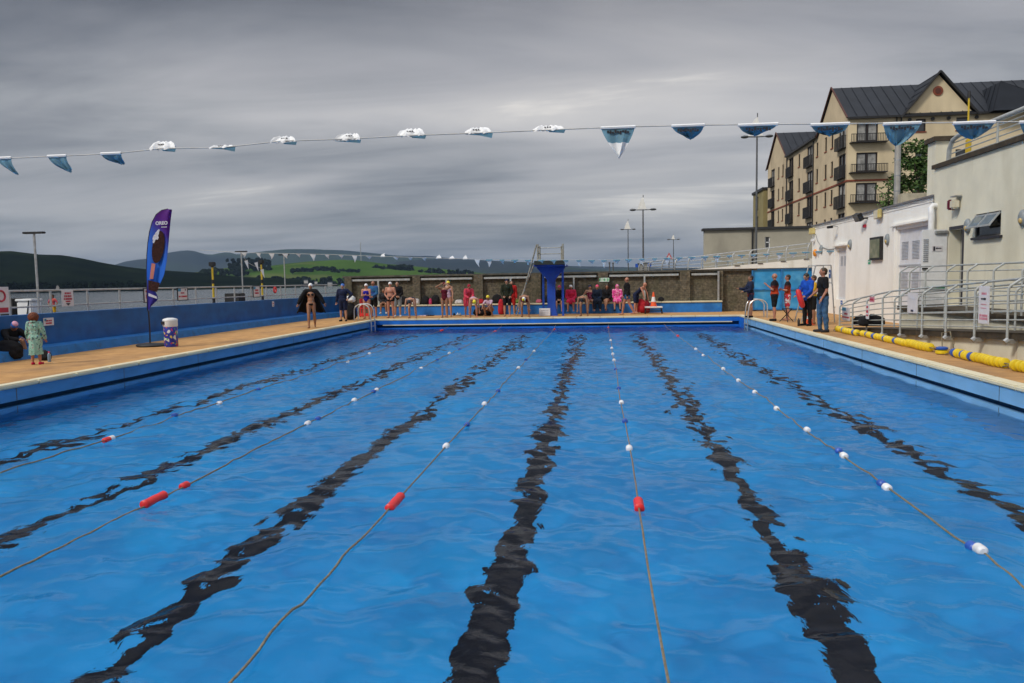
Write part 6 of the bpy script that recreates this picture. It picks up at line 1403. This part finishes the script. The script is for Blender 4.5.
c_bag, c_rbag, c_wbag = cloth('bag_black', (.012, .012, .014)), cloth('bag_red', (.42, .02, .03)), cloth('bag_white', (.5, .48, .48))
g = 'bags along the far bench'
for (px, Y, z, d, m_, lab) in (
    (403, 36.9, .526, (.5, .3, .42), c_bag, 'black bag behind the person in grey shorts on the bench'), (416, 36.9, .526, (.42, .3, .3), c_wbag, 'pale pinkish bag on the bench beside the leftmost bender'),
    (425.5, 36.9, .526, (.4, .3, .42), c_bag, 'black rucksack on the bench, left of the pink one'), (430.5, 36.8, .526, (.16, .2, .3), cloth('bag_pink', (.5, .05, .14)), 'small pink bag between two black rucksacks'),
    (435.5, 36.9, .526, (.44, .3, .46), c_bag, 'black rucksack on the bench, right of the pink one'), (459, 36.9, .526, (.42, .3, .22), c_wbag, 'flat white bag on the bench left of the coral robe'),
    (481, 36.9, .526, (.3, .25, .24), c_rbag, 'small red bag on the bench right of the coral robe'), (497, 36.9, .526, (.5, .3, .44), c_bag, 'black rucksack on the bench beside the crouching swimmer'),
    (501, 36.6, .0, (.3, .3, .75), c_rbag, 'tall red bag on the deck left of the person in dark jacket'), (516, 36.9, .526, (.4, .3, .2), cloth('bag_green', (.12, .22, .05)), 'green bag on the bench behind the ladder foot'),
    (539, 36.9, .526, (.3, .25, .18), cloth('bag_rose', (.45, .1, .16)), 'small rose bag on the bench left of the platform column'), (546.5, 36.9, .526, (.4, .28, .34), c_bag, 'black bag on the bench behind the platform column'),
    (641, 36.4, .0, (.5, .4, .66), c_rbag, 'large red kit bag on the deck right of the stooping person'), (646, 36.4, .0, (.4, .35, .6), cloth('bag_dark_red', (.2, .012, .02)), 'dark red bag beside the large red kit bag'),
    (661, 36.9, .526, (.3, .25, .2), c_bag, 'small black bag on the bench right of the traffic cone'), (483, 35.6, 0, (.95, .5, .42), c_bag, 'low wide black bag on the deck before the bench'),
    (349.5, 33.2, 0, (.6, .5, .75), c_bag, 'big black kit bag beside the person in navy'), (353, 36.2, 0, (.5, .4, .5), cloth('bag_blue', (.02, .07, .28)), 'blue kit bag behind the black one by the red chair'),
    (355, 33.3, .0, (.01, .01, .01), c_bag, None)):
    if lab: bag('kit_bag', lab, 'bag', px, Y, z, d, m_, 0, M_black, g)
bag('kit_bag', 'white rounded bag on top of the big black kit bag', 'bag', 350.5, 33.2, .78, (.46, .36, .30), c_white)
bag('kit_bag', 'large black bag beside the curled person on the left ledge', 'bag', 5, 15.9, .02, (.62, .42, .46), c_bag)
bag('kit_bag', 'small dark bag at the feet of the child in mint', 'bag', 42, 15.9, .0, (.25, .2, .22), c_bag)
bag('kit_bag', 'black bag lying behind the ramp railing near the red warning notice', 'bag', 872, 21.6, .22, (.7, .4, .3), c_bag); bag('kit_bag', 'small black bag left of the red warning notice on the ramp', 'bag', 861, 22.9, .15, (.4, .3, .3), c_bag)
# bottle by the ledge
p = P(49.5, 362, Z=0); t_ = thing('drink_bottle', 'small pink topped water bottle on the ledge right of the child', 'bottle', (p.x, p.y, 0))
MB().lathe((p.x, p.y, .0), [(.03, 0), (.034, .01), (.034, .17), (.015, .2)], 12).build('bottle_body', mat('clear_blue', (.2, .3, .42), .2), t_, smooth=True); MB().lathe((p.x, p.y, .2), [(.018, 0), (.018, .035)], 10).build('bottle_cap', CP, t_)
p = PX(814, 25.4) ; 
t_ = thing('drink_bottle', 'dark bottle on the deck by the feet of the blue jacket', 'bottle', (PX(799, 25.5), 25.5, 0)); MB().lathe((PX(799, 25.5), 25.5, 0), [(.035, 0), (.04, .01), (.04, .18), (.018, .22), (.018, .25)], 12).build('bottle_body', M_black, t_, smooth=True)
# pale towel and flat things by the bench, shoes
def towel(lab, px, Y, w, l, m_):
    x = PX(px, Y); q = MB(); n = 8
    V_ = [[(x - w / 2 + w * i / n, Y - l / 2 + l * j / n, .025 + .018 * math.sin(i * 1.7 + j)) for i in range(n + 1)] for j in range(n + 1)]
    for j in range(n):
        for i in range(n): q.add([V_[j][i], V_[j][i + 1], V_[j + 1][i + 1], V_[j + 1][i]], [(0, 1, 2, 3)])
    q.add([(x - w / 2, Y - l / 2, 0), (x + w / 2, Y - l / 2, 0), (x + w / 2, Y - l / 2, .02), (x - w / 2, Y - l / 2, .02)], [(0, 1, 2, 3)])
    tag(q.build('towel', m_, smooth=True), lab, 'towel')
towel('folded white and pink towel on the deck below the bench', 422.5, 36.2, .42, .3, cloth('towel_pink', (.55, .4, .42))); towel('flat black towel on the deck below the bench', 430, 36.2, .38, .3, c_bag)
for i, (px, Y, m_, lab) in enumerate(((454, 36.3, c_bag, 'black shoe of a small pile below the bench'), (457, 36.4, c_white, 'white shoe of a small pile below the bench'), (459, 36.2, c_grey, 'grey shoe of a small pile below the bench'))):
    x = PX(px, Y); t_ = thing('shoe', lab, 'shoe', (x, Y, 0), .4 * i); q = MB(); prim(q, (0, -.08, .04), (0, .1, .035), .045, .038); prim(q, (0, -.08, .05), (0, -.07, .1), .045, .035); remeshed(q, .012).build('shoe_upper', m_, t_, smooth=True, local=True); MB().rbox((0, .01, .012), (.095, .30, .02), .006).build('sole', M_black, t_, local=True)
# red step chair
x = PX(367.5, 36.0); t_ = thing('step_chair', 'bright red plastic chair behind the woman in royal blue', 'chair', (x, 35.8, 0))
q = MB(); q.rbox((x - .02, 35.75, .42), (.50, .45, .05), .015); q.build('seat', M_red, t_)
q = MB(); q.rbox((x - .22, 35.75, .66), (.06, .42, .46), .02); q.build('backrest', M_red, t_)
for sx in (-1, 1):
    for sy in (-1, 1): MB().rbox((x - .02 + sx * .21, 35.75 + sy * .18, .2), (.06, .06, .39), .01).build('leg', M_red, t_)
MB().rbox((x - .02, 35.54, .12), (.5, .04, .14), .01).build('stretcher', M_red, t_)
# cone on the low trolley
x = PX(653, 35.9); t_ = thing('pool_trolley', 'low white topped trolley with small black wheels at the far edge', 'trolley', (x, 35.6, 0))
q = MB(); q.rbox((x, 35.6, .30), (.80, .5, .07), .02); q.build('deck_board', M_white, t_)
q = MB()
for sx in (-1, 1): q.tube([(x + sx * .34, 35.38, .27), (x + sx * .38, 35.38, .08), (x + sx * .38, 35.82, .08), (x + sx * .34, 35.82, .27)], .02, 6)
q.tube([(x - .37, 35.38, .14), (x + .37, 35.38, .14)], .018, 6); q.build('frame', M_black, t_)
for sx in (-1, 1):
    for sy in (-1, 1): MB().tube([(x + sx * .38 - .015, 35.6 + sy * .2, .055), (x + sx * .38 + .02, 35.6 + sy * .2, .055)], .055, 12).build('wheel', M_black, t_)
t_ = thing('traffic_cone', 'orange and white traffic cone standing on the low trolley', 'traffic cone', (x, 35.6, .336))
M_or = mat('cone_orange', (.78, .10, .02), .5, var=.08)
q = MB(); q.rbox((x, 35.6, .352), (.32, .32, .03), .01); q.build('base', M_or, t_)
def cr_(z): return .135 - .105 * (z / .62)
for i, (z0, z1, m_, nm) in enumerate(((0, .18, M_or, 'cone_body'), (.18, .40, M_white, 'reflective_band'), (.40, .62, M_or, 'cone_top'))):
    MB().lathe((x, 35.6, .367), [(cr_(z0), z0), (cr_(z1), z1)], 20).build(nm, m_, t_, smooth=True)
# feather flag
fx = PX(150, 19.6); FB = thing('feather_flag', 'tall purple and blue feather flag with a chocolate ice cream picture', 'feather flag', (fx, 19.6, 0))
def FP(px, py, dy=0.): v = P(px, py, Y=19.6 + dy); return v
edge_l = [(147.6, 309), (147.5, 300), (147.2, 290), (146.8, 280), (146.8, 268), (147.2, 255), (148.2, 243), (149.8, 232), (152.5, 222), (156.5, 214.5), (162, 210.3), (168, 209)]
edge_r = [(149.4, 310), (151, 306), (157.5, 300), (157.6, 296.5), (155, 291), (160, 284), (164, 275), (166.5, 262), (168, 248), (169.2, 235), (170.6, 220), (172, 209.6)]
m = bpy.data.materials.new('flag_print'); m.use_nodes = True; t = m.node_tree; b_ = bsdf(m); b_.inputs['Roughness'].default_value = .6; b_.inputs['Specular IOR Level'].default_value = .2
tcn = t.nodes.new('ShaderNodeTexCoord'); sp = t.nodes.new('ShaderNodeSeparateXYZ'); t.links.new(tcn.outputs['Object'], sp.inputs[0])
mt = t.nodes.new('ShaderNodeMath'); mt.operation = 'MULTIPLY_ADD'; mt.inputs[1].default_value = 1.1; t.links.new(sp.outputs[0], mt.inputs[0]); t.links.new(sp.outputs[2], mt.inputs[2])
mr = t.nodes.new('ShaderNodeMapRange'); mr.inputs['From Min'].default_value = 1.1; mr.inputs['From Max'].default_value = 4.4; t.links.new(mt.outputs[0], mr.inputs['Value'])
rp = t.nodes.new('ShaderNodeValToRGB'); t.links.new(mr.outputs[0], rp.inputs[0]); t.links.new(rp.outputs[0], b_.inputs['Base Color'])
rp.color_ramp.elements[0].position = 0; rp.color_ramp.elements[0].color = (.03, .02, .22, 1); rp.color_ramp.elements[1].position = .86; rp.color_ramp.elements[1].color = (.08, .01, .18, 1)
for p_, c_ in ((.14, (.025, .02, .20, 1)), (.22, (.012, .10, .52, 1)), (.50, (.02, .13, .58, 1)), (.66, (.03, .09, .45, 1)), (.78, (.06, .015, .22, 1))): e = rp.color_ramp.elements.new(p_); e.color = c_
q = MB(); nL = 40
def interp_edge(E_, f): 
    k_ = f * (len(E_) - 1); i = min(int(k_), len(E_) - 2); a, c_ = E_[i], E_[i + 1]; w = k_ - i; return (a[0] + (c_[0] - a[0]) * w, a[1] + (c_[1] - a[1]) * w)
rows = []
for j in range(nL + 1):
    l_ = interp_edge(edge_l, j / nL); r_e = interp_edge(edge_r, j / nL); rows.append([FP(l_[0] + (r_e[0] - l_[0]) * i / 10, l_[1] + (r_e[1] - l_[1]) * i / 10, .05 * math.sin(i * .55 + j * .22) * i / 10) for i in range(11)])
for dy in (0, .006):
    for j in range(nL):
        for i in range(10):
            v = [rows[j][i], rows[j][i + 1], rows[j + 1][i + 1], rows[j + 1][i]]; q.add([x_ + Vector((0, dy, 0)) for x_ in v], [(0, 1, 2, 3)])
fl_ = q.build('banner', m, FB, smooth=True)
def fpatch(pts, m_, name, dy, parent):
    q = MB(); vs = [FP(a_, b2, dy) for a_, b2 in pts]; q.add(vs, [tuple(range(len(vs)))]); return q.build(name, m_, parent)
def blob(cx_, cy_, rx_, ry_, rot, n=20, amp=0., seed=0):
    r = random.Random(seed); out_ = []
    for k in range(n):
        a = 2 * PI * k / n; rad = 1 + r.uniform(-amp, amp); x0, y0 = rx_ * math.cos(a) * rad, ry_ * math.sin(a) * rad
        out_.append((cx_ + x0 * math.cos(rot) - y0 * math.sin(rot), cy_ + x0 * math.sin(rot) + y0 * math.cos(rot)))
    return out_
M_choc = mat('print_chocolate', (.022, .010, .010), .8, col2=(.06, .026, .022), scale=30, spec=.1); M_van = mat('print_vanilla', (.62, .62, .68), .6, col2=(.4, .42, .5), scale=40); M_stick = mat('print_stick', (.45, .16, .12), .6)
fpatch(blob(158.2, 247, 6.0, 16.5, .16), M_choc, 'printed_ice_cream', -.058, fl_); fpatch(blob(155.8, 236.5, 2.4, 6.0, .4, amp=.35, seed=2), M_van, 'printed_filling', -.066, fl_)
fpatch([(151.6, 263), (155.4, 264), (153.2, 279), (149.6, 279)], M_stick, 'printed_stick', -.058, fl_)
fpatch([(148.2, 280), (160, 283), (157, 292), (148.4, 290)], M_choc, 'printed_dark_patch', -.05, fl_); fpatch([(148.4, 293), (156.6, 296.5), (157, 298.8), (148.4, 296)], M_van, 'printed_white_band', -.05, fl_)
def tw(v): 
    c = FP(161.5, 223.2, -.07); return (c.x + v.x * 1.0, c.y - v.z * .1, c.z + v.y + v.x * .02)
text_mb('OREO', .125, tw, M_van, fl_, 'lettering', .003, .006)
q = MB(); q.box(FP(164, 227, -.07), (.16, .004, .02)); q.build('small_lettering', M_van, fl_)
q = MB(); q.tube([FP(150.2, 346, .02), FP(149.8, 330, .02), FP(148.6, 312, .02)] + [FP(a_ - .2, b2, .02) for a_, b2 in edge_l], [.02] * 3 + [.016] * len(edge_l), 6); q.build('pole', M_black, FB, smooth=True)
q = MB(); q.lathe((fx - .02, 19.6, 0), [(.36, .0), (.40, .03), (.36, .07), (.12, .09)], 24); q.build('base', M_black, FB, smooth=True)
# patterned litter bin
b_x, b_y = PX(169, 19.4), 19.4
BN = thing('litter_bin', 'white topped litter bin with colourful blue wrap next to the feather flag', 'litter bin', (b_x, b_y, 0))
m = mat('bin_wrap', (.012, .02, .22), .45, col2=(.02, .04, .42), scale=4)
for c_, sc_, off, lo in (((.62, .62, .6), 7, 3, .64), ((.65, .5, .06), 14, 5, .68), ((.5, .04, .12), 15, 9, .69), ((.08, .35, .12), 16, 14, .70)): layer_stains(m, c_, sc_, lo, lo + .015, amt=1, detail=0)
MB().lathe((b_x, b_y, 0), [(.165, 0), (.175, .02), (.175, .52), (.165, .54)], 24).build('bin_body', m, BN, smooth=True)
MB().lathe((b_x, b_y, .54), [(.175, 0), (.185, .02), (.185, .16), (.195, .17), (.175, .21), (.08, .235)], 24).build('bin_hood', M_white, BN, smooth=True)
q = MB(); q.box((b_x - .09, b_y - .155, .645), (.13, .06, .085), rz=.25); q.build('bin_opening', M_sdark, BN)
# folding tripod stool, rescue tube, lifeguard chair frame
x, y = PX(787, 27.9), 27.9; t_ = thing('folding_stool', 'black folding tripod stool between the lifeguards', 'stool', (x, y, 0))
for k in range(3): a = k * 2.094 + .4; MB().tube([(x - .18 * math.cos(a), y - .18 * math.sin(a), .46), (x + .26 * math.cos(a), y + .26 * math.sin(a), .01)], .015, 6).build('leg', M_black, t_)
MB().prism([(x + .2 * math.cos(a) * -1, y - .2 * math.sin(a)) for a in (.4, 2.494, 4.588)], 2, .455, .48).build('seat', M_black, t_)
x, y = PX(801, 25.4), 25.3; t_ = thing('rescue_tube', 'red foam rescue tube held upright by the person in blue', 'rescue tube', (x, y, .55))
q = MB(); a, c = Vector((PX(797.5, 25.3), 25.3, 1.18)), Vector((PX(803, 25.3), 25.3, .60)); q.tube([a, a.lerp(c, .12), a.lerp(c, .5), a.lerp(c, .9), c], [.04, .08, .09, .085, .05], 12); q.build('foam_tube', M_red, t_, smooth=True)
MB().tube([a, a + Vector((.05, 0, .12)), a + Vector((.14, 0, .05)), a.lerp(c, .3)], .01, 5).build('strap', M_black, t_)
t_ = thing('lifeguard_chair', 'tall tubular steel lifeguard chair frame beside the white wall', 'lifeguard chair', (PX(812, 27.6), 27.6, 0))
ya, yb = 27.2, 28.1; xa, xb = PX(812, 27.6), PX(827, 27.6)
for y in (ya, yb):
    MB().tube([(xa - .45, y, 0), (xa, y, 1.95)], .022, 7).build('front_leg', M_metal, t_, smooth=True); MB().tube([(xb + .15, y, 0), (xb, y, 1.95)], .022, 7).build('rear_leg', M_metal, t_, smooth=True)
    MB().tube([(xa, y, 1.95), (xb, y, 1.95)], .02, 7).build('arm_rail', M_metal, t_); MB().tube([(xa - .12, y, 1.35), (xb + .05, y, 1.35)], .018, 7).build('side_rail', M_metal, t_)
for k in range(4): z = .35 + k * .33; MB().tube([(xa - .45 * (1 - z / 1.95), ya, z), (xa - .45 * (1 - z / 1.95), yb, z)], .016, 6).build('rung', M_metal, t_)
MB().rbox(((xa + xb) / 2, (ya + yb) / 2, 1.39), (xb - xa, yb - ya - .05, .04), .01).build('seat', M_white, t_)
x, y = PX(818, 25.0), 26.0; t_ = thing('toy_cone', 'small orange red marker cone behind the legs of the blue jacket', 'marker cone', (x, y, 0)); MB().lathe((x, y, 0), [(.2, 0), (.2, .02), (.13, .025), (.05, .42)], 16).build('cone_body', M_or, t_, smooth=True); MB().lathe((x, y, .2), [(.103, 0), (.08, .1)], 16).build('reflective_band', M_white, t_, smooth=True)
# ---------------------------------------------------------------- air between the camera and the far hills
m = bpy.data.materials.new('haze'); m.use_nodes = True; t = m.node_tree
for n in list(t.nodes): t.nodes.remove(n)
o_ = t.nodes.new('ShaderNodeOutputMaterial'); v_ = t.nodes.new('ShaderNodeVolumePrincipled'); v_.inputs['Color'].default_value = (.34, .50, .74, 1); v_.inputs['Density'].default_value = HAZE; v_.inputs['Anisotropy'].default_value = .3
t.links.new(v_.outputs[0], o_.inputs['Volume'])
tag(MB().bb(-31000, 31000, -3500, 31000, SEA - 2.2, 900).build('haze', m), kind='stuff')
